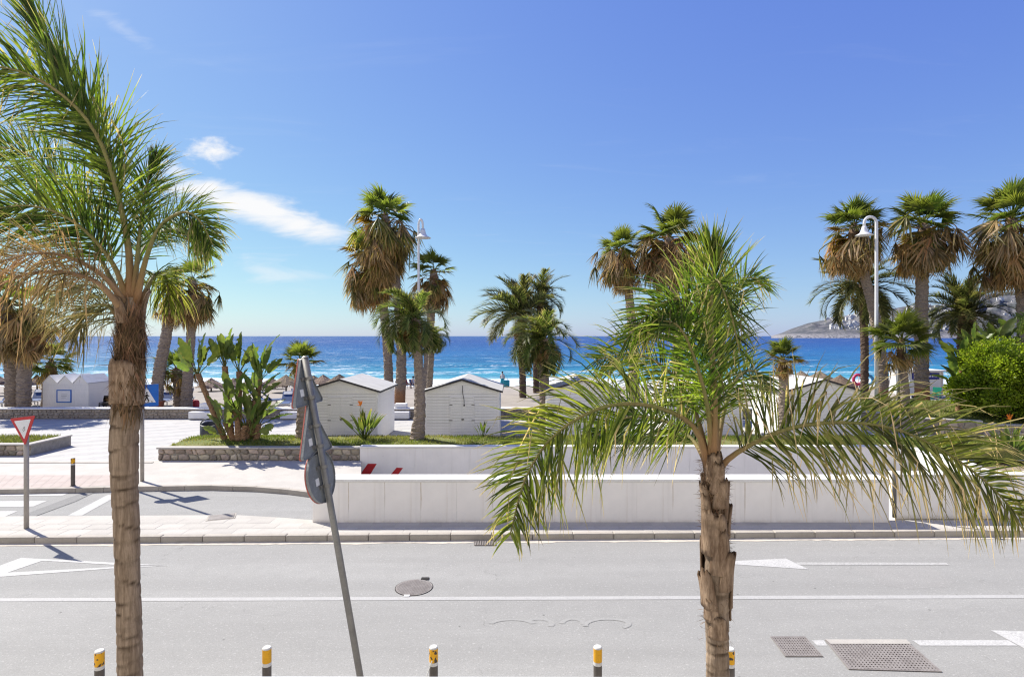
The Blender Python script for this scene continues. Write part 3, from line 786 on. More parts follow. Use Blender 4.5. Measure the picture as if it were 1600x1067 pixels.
def mound_z(x, y):
    return 0.66 + 0.10 * math.exp(-((y - 23.9) / 0.9) ** 2) * (0.6 + 0.5 * mnoise.noise(Vector((x * 0.35, 4, 0)))) + 0.10 * math.exp(-((x + 10.8) / 1.6) ** 2 - ((y - 23.8) / .8) ** 2)
pl = thing('planter', 'long raised planter bed with stone front, grass and palms', 'planter', (0, 0, 0))
pxl = (245 - 800) * 22.42 / FPX
PXR = 16.2
mb = MB(); mb.box(pxl + .02, bl - .002, 22.5, 22.74, -0.02, 0.60); mb.box(pxl + .02, pxl + .26, 22.74, 24.9, -0.02, 0.60); mb.box(pxl + .02, PXR, 24.9, 25.1, 0.1, 0.60); mb.build('wall_core', M['mortar'], pl)
stone_face(pl, pxl + 0.02, bl - 0.01, 22.47, PZ, 0.60, 2, 0.30)
for k, (x0, x1) in enumerate(((pxl - .02, (pxl + bl) / 2), ((pxl + bl) / 2, bl - 0.005))):
    put('coping', cbox('coping', x1 - x0 - .006, 0.36, 0.065, 0.012, M['pave'], 2), pl, ((x0 + x1) / 2, 22.58, 0.602))
mb = MB(); nxx, nyy = 120, 12
for j in range(nyy + 1):
    for i in range(nxx + 1):
        x = pxl + .28 + (PXR - pxl - .28) * i / nxx; y = 22.72 + (25.0 - 22.72) * j / nyy
        mb.v.append((x, y, mound_z(x, y) - .01 + 0.02 * mnoise.noise(Vector((x * 3, y * 3, 0))))); mb.a.append(0)
mb.f = [(j*(nxx+1)+i, j*(nxx+1)+i+1, (j+1)*(nxx+1)+i+1, (j+1)*(nxx+1)+i) for j in range(nyy) for i in range(nxx)]
mb.build('turf', M['turf'], pl, True)
def reg(r):
    while True:
        x = r.uniform(pxl + .3, PXR - .1); y = r.uniform(22.78, 24.98)
        bare = mnoise.noise(Vector((x * 0.55, y * 0.8, 2)))
        if bare < 0.22 or r.random() < 0.15:
            return x, y, mound_z(x, y), min(0.9, max(0, 0.12 + bare * 1.4 + r.uniform(-.15, .25)))
blades('planter_grass', reg, 26000, 0.09, None, 3, kind='stuff', label='patchy grass on the long planter', cat='grass')
# small planter at far left
p0 = G(-120, 719, PZ); p1 = G(48, 712, PZ)
pl2 = thing('planter', 'small stone-edged grass planter at the left edge of the plaza', 'planter', (p1.x, p1.y, PZ))
mb = MB(); mb.box(-4, -.05, 0.05, 2.2, 0, 0.42); mb.build('wall_core', M['mortar'], pl2)
stone_face(pl2, -4, -0.02, 0.02, 0.0, 0.42, 2, 0.28)
put('coping', cbox('coping', 4.02, 0.34, 0.06, 0.012, M['pave'], 2), pl2, (-2.0, 0.13, 0.42))
put('coping', cbox('coping', 0.34, 1.9, 0.06, 0.012, M['pave'], 2), pl2, (-0.16, 1.26, 0.42))
blades('planter_tuft', lambda r: (p1.x - .4 - r.random() * 3.5, p1.y + .4 + 1.7 * r.random(), PZ + .42, r.random() * .3), 4000, 0.14, None, 5, kind='stuff', label='grass in the small left planter', cat='grass')
# promenade wall
WY = 33.75
pw = thing('promenade_wall', 'low stone wall with pale coping between plaza and beach', 'wall', (0, WY, 0))
pieces = [(-45.0, 16.5)]
mb = MB()
mb.box(-45, 26, 0.06, 0.5, -0.3, 0.70); mb.build('wall_core', M['mortar'], pw)
sm = MB(); r = random.Random(4)
for j in range(3):
    x = -45.0
    while x < 26:
        w = r.uniform(0.16, 0.42); h = 0.165; z = PZ + 0.012 + j * 0.178
        y = r.uniform(-0.02, 0.02); c = 0.03
        zz = z + r.uniform(-.015, .015); hh = h * r.uniform(.85, 1.08); ww = w - .02
        sm.add([(x, .07, zz), (x + ww, .07, zz), (x + ww, .07, zz + hh), (x, .07, zz + hh), (x + c, y, zz + c), (x + ww - c, y, zz + c + r.uniform(-.01, .02)), (x + ww - c, y, zz + hh - c), (x + c, y, zz + hh - c + r.uniform(-.02, .01))],
               [(4, 5, 6, 7), (0, 1, 5, 4), (1, 2, 6, 5), (2, 3, 7, 6), (3, 0, 4, 7)])
        x += w
sm.build('stone_facing', simple('rubble_stone_far', (0.42, 0.35, 0.27), (0.24, 0.20, 0.165), 2.2, 0.9, 0.6, 12, bdist=0.02), pw, kind='stuff')
x = -45.0
cpm = cbox('coping', 1.49, 0.56, 0.075, 0.012, M['lime'], 2)
for i in range(47): put('coping', cpm, pw, (-44.25 + i * 1.5, 0.24, 0.70))
# grassy lawn with its stone edge at the right
lw = MB()
lp = [G(1445, 634, 0.55), G(1470, 640, .55), G(1540, 652, .55), G(1620, 658, .55)]
def lawn_z(x, y): return 0.60 + 0.085 * (y - 26)
lawn_poly = [(16.2, 33.6), (17.0, 31.0), (19.2, 29.2), (22.5, 27.6), (30, 26.4), (40, 26), (40, 33.6)]
mb = MB(); n_l = len(lawn_poly)
mb.add([(x, y, 0.1) for x, y in lawn_poly] + [(x, y, lawn_z(x, y)) for x, y in lawn_poly] + [(27, 29.5, lawn_z(27, 29.5))],
       [(i, (i + 1) % n_l, n_l + (i + 1) % n_l, n_l + i) for i in range(n_l)] + [(n_l + i, n_l + (i + 1) % n_l, 2 * n_l) for i in range(n_l)])
lawn = mb.build('lawn', M['turf'], kind='structure')
def lreg(r):
    while True:
        x, y = r.uniform(16, 32), r.uniform(26, 33.6)
        if inside(lawn_poly, x, y): return x, y, lawn_z(x, y), r.random() * .2
blades('lawn_grass', lreg, 26000, 0.10, None, 8, kind='stuff', label='bright green lawn beside the round bush', cat='grass')
le = thing('lawn_wall', 'low curved stone wall edging the green lawn on the right', 'wall', (0, 0, 0))
for i in range(5):
    a, b = Vector((*lawn_poly[i], 0)), Vector((*lawn_poly[i + 1], 0))
    d = b - a; ang = math.atan2(d.y, d.x)
    e = put('wall_section', None, le, a, (0, 0, ang))
    hz_ = max(lawn_z(a.x, a.y), lawn_z(b.x, b.y)) + .018
    mb = MB(); mb.box(0, d.length, -0.15, 0.1, 0.1, hz_); mb.build('core', M['mortar'], e)
    hz_ = max(lawn_z(a.x, a.y), lawn_z(b.x, b.y)) + .02
    put('coping', cbox('coping', d.length, 0.36, 0.07, 0.012, M['pave'], 2), e, (d.length / 2, -0.05, hz_))
    stone_face(e, 0.02, d.length - 0.02, -0.17, PZ, hz_, 2, 0.32)
rb = thing('planter', 'grass bed at the right edge behind the setback white wall', 'planter', (16.6, 22.6, 0))
mb = MB(); mb.box(0, 9, 0, 2.4, 0.1, 0.6); mb.build('bed', M['turf'], rb)
put('coping', cbox('coping', 9, .3, .06, .01, M['pave'], 2), rb, (4.5, 2.3, 0.6))
blades('bed_grass', lambda r: (16.7 + 8.6 * r.random(), 22.7 + 2 * r.random(), 0.6, r.random() * .15), 6000, 0.13, None, 11, kind='stuff', label='dark grass in the right-hand bed', cat='grass')

# ------------------------------------------------------------------ beach and sea
mb = MB(); nx, ny = 90, 34
SZ = -1.2
def beach_z(x, y):
    t = max(0, min(1, (y - 36) / 36))
    return 0.22 - 0.25 * t - 1.25 * t ** 2.2 + 0.05 * mnoise.noise(Vector((x * 0.35, y * 0.35, 0))) + 0.02 * mnoise.noise(Vector((x * 1.7, y * 1.7, 5)))
for j in range(ny + 1):
    for i in range(nx + 1):
        x = -110 + 220 * i / nx; y = 34.1 + (84 - 34.1) * j / ny
        mb.v.append((x, y, beach_z(x, y))); mb.a.append(0)
mb.f = [(j*(nx+1)+i, j*(nx+1)+i+1, (j+1)*(nx+1)+i+1, (j+1)*(nx+1)+i) for j in range(ny) for i in range(nx)]
mb.build('beach', M['sand'], None, True, kind='structure')
mb = MB()
ys = [66 + 1.2 * k for k in range(60)] + [138 * (1.09 ** k) for k in range(62)]
nxs = 60
for j, y in enumerate(ys):
    wdt = max(160, y * 1.6)
    for i in range(nxs + 1):
        x = -wdt + 2 * wdt * i / nxs
        z = SZ
        for (y0, amp, wl_) in ((79, 0.50, 2.6), (96, 0.42, 3.0), (119, 0.35, 3.6)):
            yc = y0 + 5 * mnoise.noise(Vector((x * 0.05, y0, 0)))
            z += amp * math.exp(-((y - yc) / wl_) ** 2) * max(0, 0.6 + mnoise.noise(Vector((x * 0.08, y0 * 3, 1))))
        mb.v.append((x, y, z)); mb.a.append(0)
mb.f = [(j*(nxs+1)+i, j*(nxs+1)+i+1, (j+1)*(nxs+1)+i+1, (j+1)*(nxs+1)+i) for j in range(len(ys) - 1) for i in range(nxs)]
mb.build('sea', M['sea'], None, True, kind='structure')

# ------------------------------------------------------------------ headland with houses
HD = 1700.0
prof = [(1205, 525.0), (1222, 520), (1235, 514), (1262, 505), (1300, 497), (1345, 489), (1385, 484), (1420, 477), (1440, 475), (1465, 478), (1500, 470), (1540, 460), (1600, 452), (1700, 440), (1850, 430), (2100, 425)]
def ridge(px):
    for (a, ya), (b, yb) in zip(prof, prof[1:]):
        if a <= px <= b: return ya + (yb - ya) * (px - a) / (b - a)
    return 425
def head_pt(px, t):
    """t: 0 at the shore, 1 on the ridge; beyond 1 falls away behind"""
    D = HD + 420 * t
    top = (HZ - ridge(px)) * (HD + 420) / FPX + 6.2
    f = t ** 0.72 if t <= 1 else 1 - 0.5 * (t - 1)
    n = 0.38 * mnoise.noise(Vector((px * 0.03, t * 3, 1))) + 0.22 * mnoise.noise(Vector((px * 0.09, t * 7, 3)))
    z = SZ + top * max(0, f * (1 + n * (1 - abs(2 * min(t, 1) - 1)) ) ) + (0.9 * mnoise.noise(Vector((px * .35, t * 20, 3))) if t > 0.02 else 0)
    if t < 0.16 and t > 0.0: z = max(z, SZ + min(top * .35, 7 + 4 * mnoise.noise(Vector((px * .12, 5, 3)))))
    return Vector(((px - 800) * D / FPX, D, z))
mb = MB(); na, nb = 260, 40
for j in range(nb + 1):
    for i in range(na + 1):
        mb.v.append(tuple(head_pt(1205 + 895 * i / na, 1.35 * j / nb))); mb.a.append(0)
mb.f = [(j*(na+1)+i, j*(na+1)+i+1, (j+1)*(na+1)+i+1, (j+1)*(na+1)+i) for j in range(nb) for i in range(na)]
def hillmat():
    m, N, L = nmat('headland_scrub_hazed')
    v = coords(N, L)
    geo = N.new('ShaderNodeNewGeometry'); sp = N.new('ShaderNodeSeparateXYZ'); L.new(geo.outputs['Position'], sp.inputs[0])
    a = noise(N, L, v, 0.03, 6, 0.65); b = noise(N, L, v, 0.12, 5, 0.7)
    c = mix(N, L, mrange(N, L, a, 0.4, 0.6), (0.085, 0.09, 0.10), (0.175, 0.165, 0.17))  # blue-grey tint puts distance haze into the scrub colour
    c = mix(N, L, mrange(N, L, b, 0.5, 0.62), c, (0.06, 0.07, 0.065))
    rock = mth(N, L, 'MULTIPLY', mrange(N, L, sp.outputs['Z'], 16, 3), mrange(N, L, b, 0.38, 0.55))
    c = mix(N, L, rock, c, (0.33, 0.31, 0.30))
    finish(N, L, c, 0.95, b, 0.8, 3.0, 0.1)
    return m
mb.build('headland', hillmat(), None, True, kind='structure')
M['house'] = simple('white_house', (0.66, 0.645, 0.62), (0.58, 0.55, 0.51), 0.3, 0.8, 0.1, 3, rnd=0.12)
hm = []
for k, (w, d, h) in enumerate(((9, 8, 6), (14, 9, 7), (7, 7, 5), (22, 10, 9))):
    mb = MB()
    mb.box(-w/2, w/2, -d/2, d/2, -4, h); mb.box(-w/2 - .4, w/2 + .4, -d/2 - .4, d/2 + .4, h + .01, h + .5)
    mb.box(-w/4, w/3, -d/4, d/2 - .5, h + .5, h + 2.6)
    mb.box(w*.1, w*.45, -d/2 - 2.2, -d/2 - .01, -4, h*.45)
    hm.append(mb.mesh('house', M['house']))
dk = simple('house_window', (0.10, 0.10, 0.11), None, 1, 0.4)
hr = random.Random(12)
nh = 0
while nh < 270:
    px = hr.uniform(1270, 1480) if hr.random() < .75 else hr.uniform(1262, 1640)
    t = hr.choice((0.12, 0.3, 0.45, 0.6, 0.75, 0.9)) + hr.uniform(-.07, .07)
    if px < 1300 and hr.random() < .6: continue
    if px > 1440 and hr.random() < .25: t = hr.uniform(.1, .9)
    if mnoise.noise(Vector((px * .02, t * 3, 9))) < -0.12: continue
    p = head_pt(px, t)
    put('house', hm[hr.choice((0, 0, 1, 1, 2, 2, 3))], None, p, (0, 0, hr.uniform(-.6, .6)), hr.uniform(.45, .95), 'small white house on the far headland across the bay', 'house', 'white houses on the headland')
    nh += 1

# ------------------------------------------------------------------ apartment balcony (viewpoint)
ap = thing('apartment_building', 'white balcony rail of the apartment block along the bottom edge', 'building', (0, 0, 0))
mb = MB(); mb.box(-55, 55, -12, -1.6, -0.02, 24); mb.build('wall', M['facade'], ap)  # unseen block, made wide and tall to bounce sunlight onto shaded fronts
mb = MB(); mb.box(-4.5, 4.5, -1.6, 0.72, 3.25, 3.45); mb.build('balcony_slab', M['facade'], ap)
put('rail', cbox('rail', 9.0, 0.09, 0.05, 0.004, M['rail'], 3), ap, (0, 0.705, 4.5085), (0, 0.0012, 0))
bal = cbox('baluster', 0.03, 0.03, 1.06, 0.004, M['rail'])
for i in range(-37, 38): put('baluster', bal, ap, (i * 0.12, 0.705, 3.45))

# ------------------------------------------------------------------ beach huts
def make_hut(label, cxpx, det):
    D = 26.0
    W, DP, EZ, AZ = 3.36, 3.75, 2.36, 2.86      # width, depth, eaves, apex (above plaza)
    t = thing('beach_hut', label, 'hut', ((cxpx - 800) * D / FPX, D, PZ), 0, 'white huts on the plaza')
    mb = MB(); mb.box(-W/2 + .03, W/2 - .03, 0.03, DP - .03, 0, EZ - .05); mb.build('body', M['hut_dark'], t)
    wall = put('wall', HUT['frame'], t)
    for i in range(18):
        put('board', HUT['board'], wall, (0, 0.012, 0.02 + i * 0.13))
        for s in (-1, 1):
            put('board', HUT['side'], wall, (s * (W/2 - .012), DP / 2, 0.02 + i * 0.13), (0, 0, R(90) * s))
    put('gable', HUT['gable'], t)
    for s in (-1, 1):
        rf = put('roof_slope', HUT['roof_l' if s < 0 else 'roof_r'], t)
        put('trim', HUT['trim_l' if s < 0 else 'trim_r'], rf)
    d = put('door', HUT['door'], t, (0.0, 0, 0))
    put('hasp', HUT['hasp'], d, (0.03, -0.045, 1.1))
    for hz_ in (.35, 1.05, 1.75):
        for hx_ in (-.5, .5): put('hinge', HUT['hinge'], d, (hx_, -0.044, hz_))
    if det == 'cable':
        mb = MB(); pts = [(0.02, -0.06, 2.62), (0.03, -0.07, 2.3), (0.09, -0.07, 2.0), (0.10, -0.07, 1.75)]
        mb.tube(catmull(pts, 10), 0.012, 6); mb.tube([(0.10, -0.07, 1.77), (0.10, -0.07, 1.70)], 0.03, 8); mb.build('cable', M['black'], t)
    return t
W, DP, EZ, AZ = 3.36, 3.75, 2.36, 2.86
HUT = {}
mb = MB(); mb.box(-0.5*W + .001, -0.5*W + .09, -0.014, 0.09, 0, EZ); mb.box(0.5*W - .09, 0.5*W - .001, -0.014, 0.09, 0, EZ)
mb.box(-0.5*W + .09, 0.5*W - .09, -0.016, 0.03, EZ - .02, EZ + .05)
HUT['frame'] = mb.mesh('wall', M['hut'])
def board_mesh(L_):
    mb = MB(); h = 0.124
    mb.add([(-L_/2, -0.002, h), (L_/2, -0.002, h), (L_/2, -0.017, 0.006), (-L_/2, -0.017, 0.006), (-L_/2, 0.015, 0), (L_/2, 0.015, 0), (L_/2, 0.015, h), (-L_/2, 0.015, h)],
           [(0, 3, 2, 1), (3, 4, 5, 2), (0, 1, 6, 7), (1, 2, 5, 6), (0, 7, 4, 3)])
    return mb.mesh('board', M['hut'])
HUT['board'] = board_mesh(W - 0.18); HUT['side'] = board_mesh(DP - 0.08)
mb = MB(); nb_ = 4
for k in range(nb_):
    z0 = EZ + .052 + k * (AZ - EZ - .05) / nb_; z1 = EZ + .052 + (k + 1) * (AZ - EZ - .05) / nb_ - .006
    f0, f1 = (AZ - z0) / (AZ - EZ), (AZ - z1) / (AZ - EZ)
    mb.add([(-W/2*f0, -0.016, z0), (W/2*f0, -0.016, z0), (W/2*f1, -0.003, z1), (-W/2*f1, -0.003, z1)], [(0, 1, 2, 3)])
mb.add([(-W/2, 0.02, EZ), (W/2, 0.02, EZ), (0, 0.02, AZ), (-W/2, DP, EZ), (W/2, DP, EZ), (0, DP, AZ)], [(0, 1, 2), (3, 5, 4), (0, 3, 4, 1), (1, 4, 5, 2), (2, 5, 3, 0)])
HUT['gable'] = mb.mesh('gable', M['hut'])
for s, nm in ((-1, 'l'), (1, 'r')):
    mb = MB(); ov = 0.14; sl = (AZ - EZ) / (W / 2); xe = s * (W/2 + ov); ze = EZ - sl * ov
    t_ = 0.05
    v = [(0, -.12, AZ + .01), (xe, -.12, ze + .01), (xe, DP + .1, ze + .01), (0, DP + .1, AZ + .01)]
    v += [(x, y, z + t_) for x, y, z in v]
    mb.add(v, [(0, 1, 2, 3), (7, 6, 5, 4), (0, 4, 5, 1), (1, 5, 6, 2), (2, 6, 7, 3), (3, 7, 4, 0)] if s > 0 else [(3, 2, 1, 0), (4, 5, 6, 7), (1, 5, 4, 0), (2, 6, 5, 1), (3, 7, 6, 2), (0, 4, 7, 3)])
    HUT['roof_' + nm] = mb.mesh('roof_slope', M['hut_roof'])
    mb = MB(); y0, y1 = -.145, -.122
    v = [(0, y0, AZ - .02), (xe, y0, ze - .02), (xe, y0, ze + .065), (0, y0, AZ + .065)]
    v += [(x, y1, z) for x, y, z in v]
    mb.add(v, [(0, 1, 2, 3), (7, 6, 5, 4), (0, 4, 5, 1), (1, 5, 6, 2), (2, 6, 7, 3), (3, 7, 4, 0)])
    xo = xe + s * .002
    v = [(xo, -.145, ze - .02), (xo + s * .02, -.145, ze - .02), (xo + s * .02, DP + .1, ze - .02), (xo, DP + .1, ze - .02)]
    v += [(x, y, z + .085) for x, y, z in v]
    mb.add(v, [(0, 1, 2, 3), (7, 6, 5, 4), (0, 4, 5, 1), (1, 5, 6, 2), (2, 6, 7, 3), (3, 7, 4, 0)])
    HUT['trim_' + nm] = mb.mesh('trim', M['black_trim'])
mb = MB()
for x0, x1, z0, z1 in ((-.56, -.51, 0, 2.06), (.51, .56, 0, 2.06), (-.56, .56, 2.06, 2.11), (-.02, .0, 0.02, 2.05)):
    mb.box(x0, x1, -0.032, -0.006, z0, z1)
for i in range(16):
    mb.box(-.505, -.022, -0.028, -0.007, 0.02 + i * .127, 0.02 + i * .127 + .119); mb.box(.002, .505, -0.028, -0.007, 0.02 + i * .127, 0.02 + i * .127 + .119)
HUT['door'] = mb.mesh('door', M['hut'])
mb = MB(); mb.box(-.06, .06, 0, .014, -.03, .03); mb.box(-.02, .03, -.02, 0, -.05, .02); HUT['hasp'] = mb.mesh('hasp', M['metal_grey'])
mb = MB(); mb.box(-.07, .07, 0, .010, -.02, .02); HUT['hinge'] = mb.mesh('hinge', M['metal_grey'])
make_hut('white hut with gable roof behind the leaning sign pole', 532, None)
make_hut('white hut with a black cable hanging from its gable', 722, 'cable')
make_hut('white hut directly behind the drooping left palm frond', 912, None)
make_hut('white hut hidden behind the upright green palm crown', 1102, None)
make_hut('rightmost white hut, with its left side wall in full sun', 1287, None)

# white changing cabins on the beach, joined in a row
cb = thing('changing_cabins', 'row of three white gabled cabins with blue framed notice', 'cabin', ((67 - 800) * 36 / FPX, 36, 0.15))
cw = 71 * 36 / FPX / 3
mb = MB(); mb.box(0, 3 * cw, 0, 2.0, 0, 1.9); mb.build('wall', M['lime'], cb)
pln = cbox('plank', 0.1, 0.03, 1.88, 0.006, M['lime'])
wl0 = MB(); wl0.box(0, 3 * cw, -0.02, -0.002, 1.88, 1.92); wl0 = wl0.build('head_rail', M['lime'], cb)
for i in range(27): put('plank', pln, cb, (0.055 + i * 0.105, -0.012, 0.0))
for i in range(19): put('plank', pln, cb, (3 * cw + .012, 0.055 + i * 0.105, 0.0), (0, 0, R(90)))
for k in range(3):
    x0, x1 = k * cw, (k + 1) * cw; xm = (x0 + x1) / 2
    mb = MB(); mb.add([(x0, -.015, 1.9), (x1, -.015, 1.9), (xm, -.015, 2.36), (x0, 2, 1.9), (x1, 2, 1.9), (xm, 2, 2.36)], [(0, 1, 2), (3, 5, 4), (0, 3, 4, 1), (1, 4, 5, 2), (2, 5, 3, 0)]); mb.build('gable', M['lime'], cb)
    for a, b in ((x0, xm), (x1, xm)):
        mb = MB(); z0, z1 = 1.88, 2.37
        v = [(a, -.08, z0), (b, -.08, z1), (b, 2.06, z1), (a, 2.06, z0)]; v += [(x, y, z + .04) for x, y, z in v]
        mb.add(v, [(0, 1, 2, 3), (7, 6, 5, 4), (0, 4, 5, 1), (1, 5, 6, 2), (2, 6, 7, 3), (3, 7, 4, 0)]); mb.build('roof_slope', M['cap'], cb)
nb0 = put('notice_board', None, cb, ((101 - 67) * 36 / FPX, -0.05, 1.10))
mb = MB()
for q in ((-.46, .46, .34, .40), (-.46, .46, -.40, -.34), (-.46, -.40, -.34, .34), (.40, .46, -.34, .34)): mb.box(q[0], q[1], -.02, .02, q[2], q[3])
mb.build('frame', M['blue_sign'], nb0)
mb = MB(); mb.box(-.40, .40, -.008, .01, -.34, .34); mb.build('sheet', M['white_sign'], nb0)
mb = MB()
for i in range(3): mb.box(-.2 + .02 * i, .22 - .05 * i, -.012, -.009, .1 - i * .1, .12 - i * .1)
mb.build('print_line', M['sign_back'], nb0)

# ------------------------------------------------------------------ street furniture
def bench(px, py, wpx, label, D=31.5):
    p = G(px, py, PZ)
    t = thing('stone_bench', label, 'bench', p, 0, 'white benches along the promenade wall')
    s = p.y / FPX
    w = wpx * s
    mb = MB(); mb.box(-w/2 + .1, w/2 - .1, 0.1, 0.9, 0, 0.06); mb.build('plinth', M['mortar'], t)
    put('seat', cbox('seat', w, 1.0, 0.40, 0.025, M['lime'], 2), t, (0, 0.5, 0.06))
    put('backrest', cbox('backrest', w * .55, 0.45, 0.42, 0.025, M['lime'], 2), t, (w * .03, 0.72, 0.46))
bench(314, 656, 40, 'white block bench left of the tall broad-leaved plant')
bench(459, 656, 44, 'white block bench just left of the leaning sign pole')
bench(622, 656, 34, 'white block bench between the two central huts')
bench(1012, 657, 40, 'white block bench behind the upright palm crown')

def bollard(base, label, name='bollard', col_='bollard', h=0.93, r0=0.055):
    t = thing('bollard', label, 'bollard', base, 0, 'yellow-topped bollards')
    mb = MB(); mb.tube([(0, 0, 0), (0, 0, .02), (0, 0, .022), (0, 0, h - .235)], [r0 * 1.25, r0 * 1.25, r0, r0], 20); mb.build('post', M[col_], t, False)
    mb = MB(); mb.tube([(0, 0, h - .234), (0, 0, h - .19)], r0 * 1.012, 20); mb.build('white_band', M['white_band'], t)
    mb = MB(); mb.tube([(0, 0, h - .189), (0, 0, h - .022)], r0 * 1.006, 20); mb.build('yellow_band', M['yellow_clean' if 'clean' in label else 'yellow'], t)
    mb = MB(); mb.tube([(0, 0, h - .021), (0, 0, h - .006), (0, 0, h)], [r0, r0 * .93, r0 * .8], 20); mb.build('cap', M['white_band'], t)
    return t
for px, py, lb in ((155.5, 1015, 'bollard with mostly brown flaked yellow top, beside the left palm trunk'), (417, 1010, 'bollard with clean yellow top, second from the left'),
                   (677.5, 1009, 'bollard with mottled yellow top and a pale cord tied to it'), (934, 1009, 'bollard with clean yellow top, second from the right'),
                   (1141, 1012, 'bollard half hidden behind the right palm trunk')):
    D = 7.36 + YAW * (px - 800) * 7.4 / FPX
    z_top = CAMH - (py - HZ) * D / FPX
    bollard(Vector(((px - 800) * D / FPX, D, PZ)), lb, h=z_top - PZ)
D = 7.33
mb = MB(); mb.tube([P(675, 1032, D - .07), P(668, 1052, D - .1), P(655, 1085, D - .15), P(640, 1125, D - .3)], 0.006, 6)
mb.build('cord', M['white_band'], None, label='thin pale cord hanging from the third bollard', cat='cord')
bollard(G(114, 759, PZ), 'brown bollard by the red paving beyond the road', h=0.92, r0=0.06)

def disc(mb, r_, y, n=36, th=0.004):
    pts = [(r_ * math.cos(2 * math.pi * k / n), r_ * math.sin(2 * math.pi * k / n)) for k in range(n)]
    mb.add([(x, y, z) for x, z in pts] + [(x, y + th, z) for x, z in pts], [tuple(range(n)), tuple(range(2*n - 1, n - 1, -1))] + [(i, n + i, n + (i + 1) % n, (i + 1) % n) for i in range(n)])
def rtri(R_, rad, up=True, n=6):
    """rounded triangle outline, circumradius R_"""
    out = []
    for k in range(3):
        a = R(90 + 120 * k) if up else R(-90 + 120 * k)
        c = Vector(((R_ - 2 * rad) * math.cos(a), (R_ - 2 * rad) * math.sin(a)))
        for q in range(n + 1):
            b = a - R(60) + R(120) * q / n
            out.append((c.x + rad * math.cos(b), c.y + rad * math.sin(b)))
    return out
def plate(pts, y0, y1):
    """flat plate from an x,z outline between depths y0 (front, towards -y) and y1"""
    n = len(pts); mb = MB()
    mb.add([(x, y0, z) for x, z in pts] + [(x, y1, z) for x, z in pts], [tuple(range(n)), tuple(range(2*n - 1, n - 1, -1))] + [(i, n + i, n + (i + 1) % n, (i + 1) % n) for i in range(n)])
    return mb

# give-way sign
b = G(38, 826, PZ)
gs = thing('give_way_sign', 'red and white triangular give-way sign on a pale post', 'sign', b, R(-14))
mb = MB(); mb.tube([(0, 0.05, 0), (0, 0.05, 2.75)], 0.055, 12); mb.build('post', M['post_tan'], gs, True)
hd = put('sign_plate', plate(rtri(0.47, .02, False), 0.0, 0.02).mesh('sign_plate', M['red_sign']), gs, (0, -0.03, 2.58), (0, R(-7), 0))
plate(rtri(0.32, .012, False), -0.003, -0.0005).build('white_field', M['white_sign'], hd)
mb = MB()
for (x0, z0, x1, z1) in ((-.02, -.1, .03, -.02), (.03, -.02, .06, -.06), (.06, -.06, .02, -.12), (.0, -.06, .07, -.01), (-.01, -.13, .05, -.09)):
    mb.tube([(x0, -.006, z0), (x1, -.006, z1)], .004, 4)
mb.build('scribble', M['sign_back'], hd)
plate([(-.08, -.05), (.08, -.05), (.08, .05), (-.08, .05)], .021, .05).build('bracket', M['metal_grey'], hd)

# pedestrian-crossing sign behind the left trunk
b = G(222.5, 752, PZ)
ps = thing('crossing_sign', 'blue pedestrian crossing sign on a post behind the palm trunk', 'sign', b, R(38))
mb = MB(); mb.tube([(0, 0.05, 0), (0, 0.05, 3.2)], 0.06, 12); mb.build('post', M['post_tan'], ps, True)
S = 0.34
pb = put('sign_plate', plate([(-S, -S*1.08), (S, -S*1.08), (S, S*1.08), (-S, S*1.08)], 0, .02).mesh('sign_plate', M['blue_sign']), ps, (0.12, -0.03, 2.86))
plate([(-.26, -.24), (.26, -.24), (0, .27)], -.004, -.001).build('white_triangle', M['white_sign'], pb)
wk = MB()
def lim(a, b, w):
    a, b = Vector((a[0], 0, a[1])), Vector((b[0], 0, b[1])); d = (b - a).normalized(); n = Vector((d.z, 0, -d.x)) * w
    wk.add([(q.x, -.007, q.z) for q in (a - n, a + n, b + n, b - n)], [(0, 1, 2, 3)])
lim((0, .05), (0, -.06), .028); lim((0, -.05), (-.07, -.19), .02); lim((0, -.05), (.06, -.19), .02); lim((0, .04), (-.06, -.04), .014); lim((0, .04), (.07, -.03), .014)
wk.add([(.03 * math.cos(a * .785), -.007, .095 + .03 * math.sin(a * .785)) for a in range(8)], [tuple(range(8))])
for k in range(4): wk.add([(-.2 + k * .11, -.0065, -.225), (-.14 + k * .11, -.0065, -.225), (-.15 + k * .1, -.0065, -.195), (-.19 + k * .1, -.0065, -.195)], [(0, 1, 2, 3)])
wk.build('walking_figure', M['black'], pb)
# taller post whose shadow crosses the side lane
b = G(203, 757, PZ)
tpz = thing('tall_sign_post', 'tall thin post with a round plate, mostly hidden behind the left palm trunk', 'sign', b, R(35))
mb = MB(); mb.tube([(0, 0, 0), (0, 0, 6.2)], 0.05, 10); mb.build('post', M['post_tan'], tpz, True)
mb = MB(); disc(mb, .28, -.08, 28, .02); q = mb.build('round_plate', M['sign_back'], tpz); q.location.z = 2.3

# leaning pole with three traffic signs seen from behind
D = 7.25
base = P(575, 1130, D); base.z = PZ
topp = P(476, 556, D)
ax = (topp - base); Lp = ax.length; ax.normalize()
lp_ = thing('leaning_sign_pole', 'leaning grey pole carrying three traffic signs seen from behind', 'sign', base)
lp_.rotation_euler = ax.to_track_quat('Z', 'Y').to_euler()
q0 = ax.to_track_quat('Z', 'Y')
mb = MB(); mb.tube([(0, 0, -0.1), (0, 0, Lp - .02)], 0.042, 14); mb.build('pole', M['metal_grey'], lp_, True)
mb = MB(); mb.tube([(0, 0, Lp - .02), (0, 0, Lp)], [.046, .02], 14); mb.build('pole_cap', M['metal_grey'], lp_)
ny_ = Vector((-0.985, 0.17, 0))            # sign faces point this way (left and away from the viewer)
yl = q0.inverted() @ (-ny_); yl.z = 0; yl.normalize()
sang = math.atan2(-yl.x, yl.y)
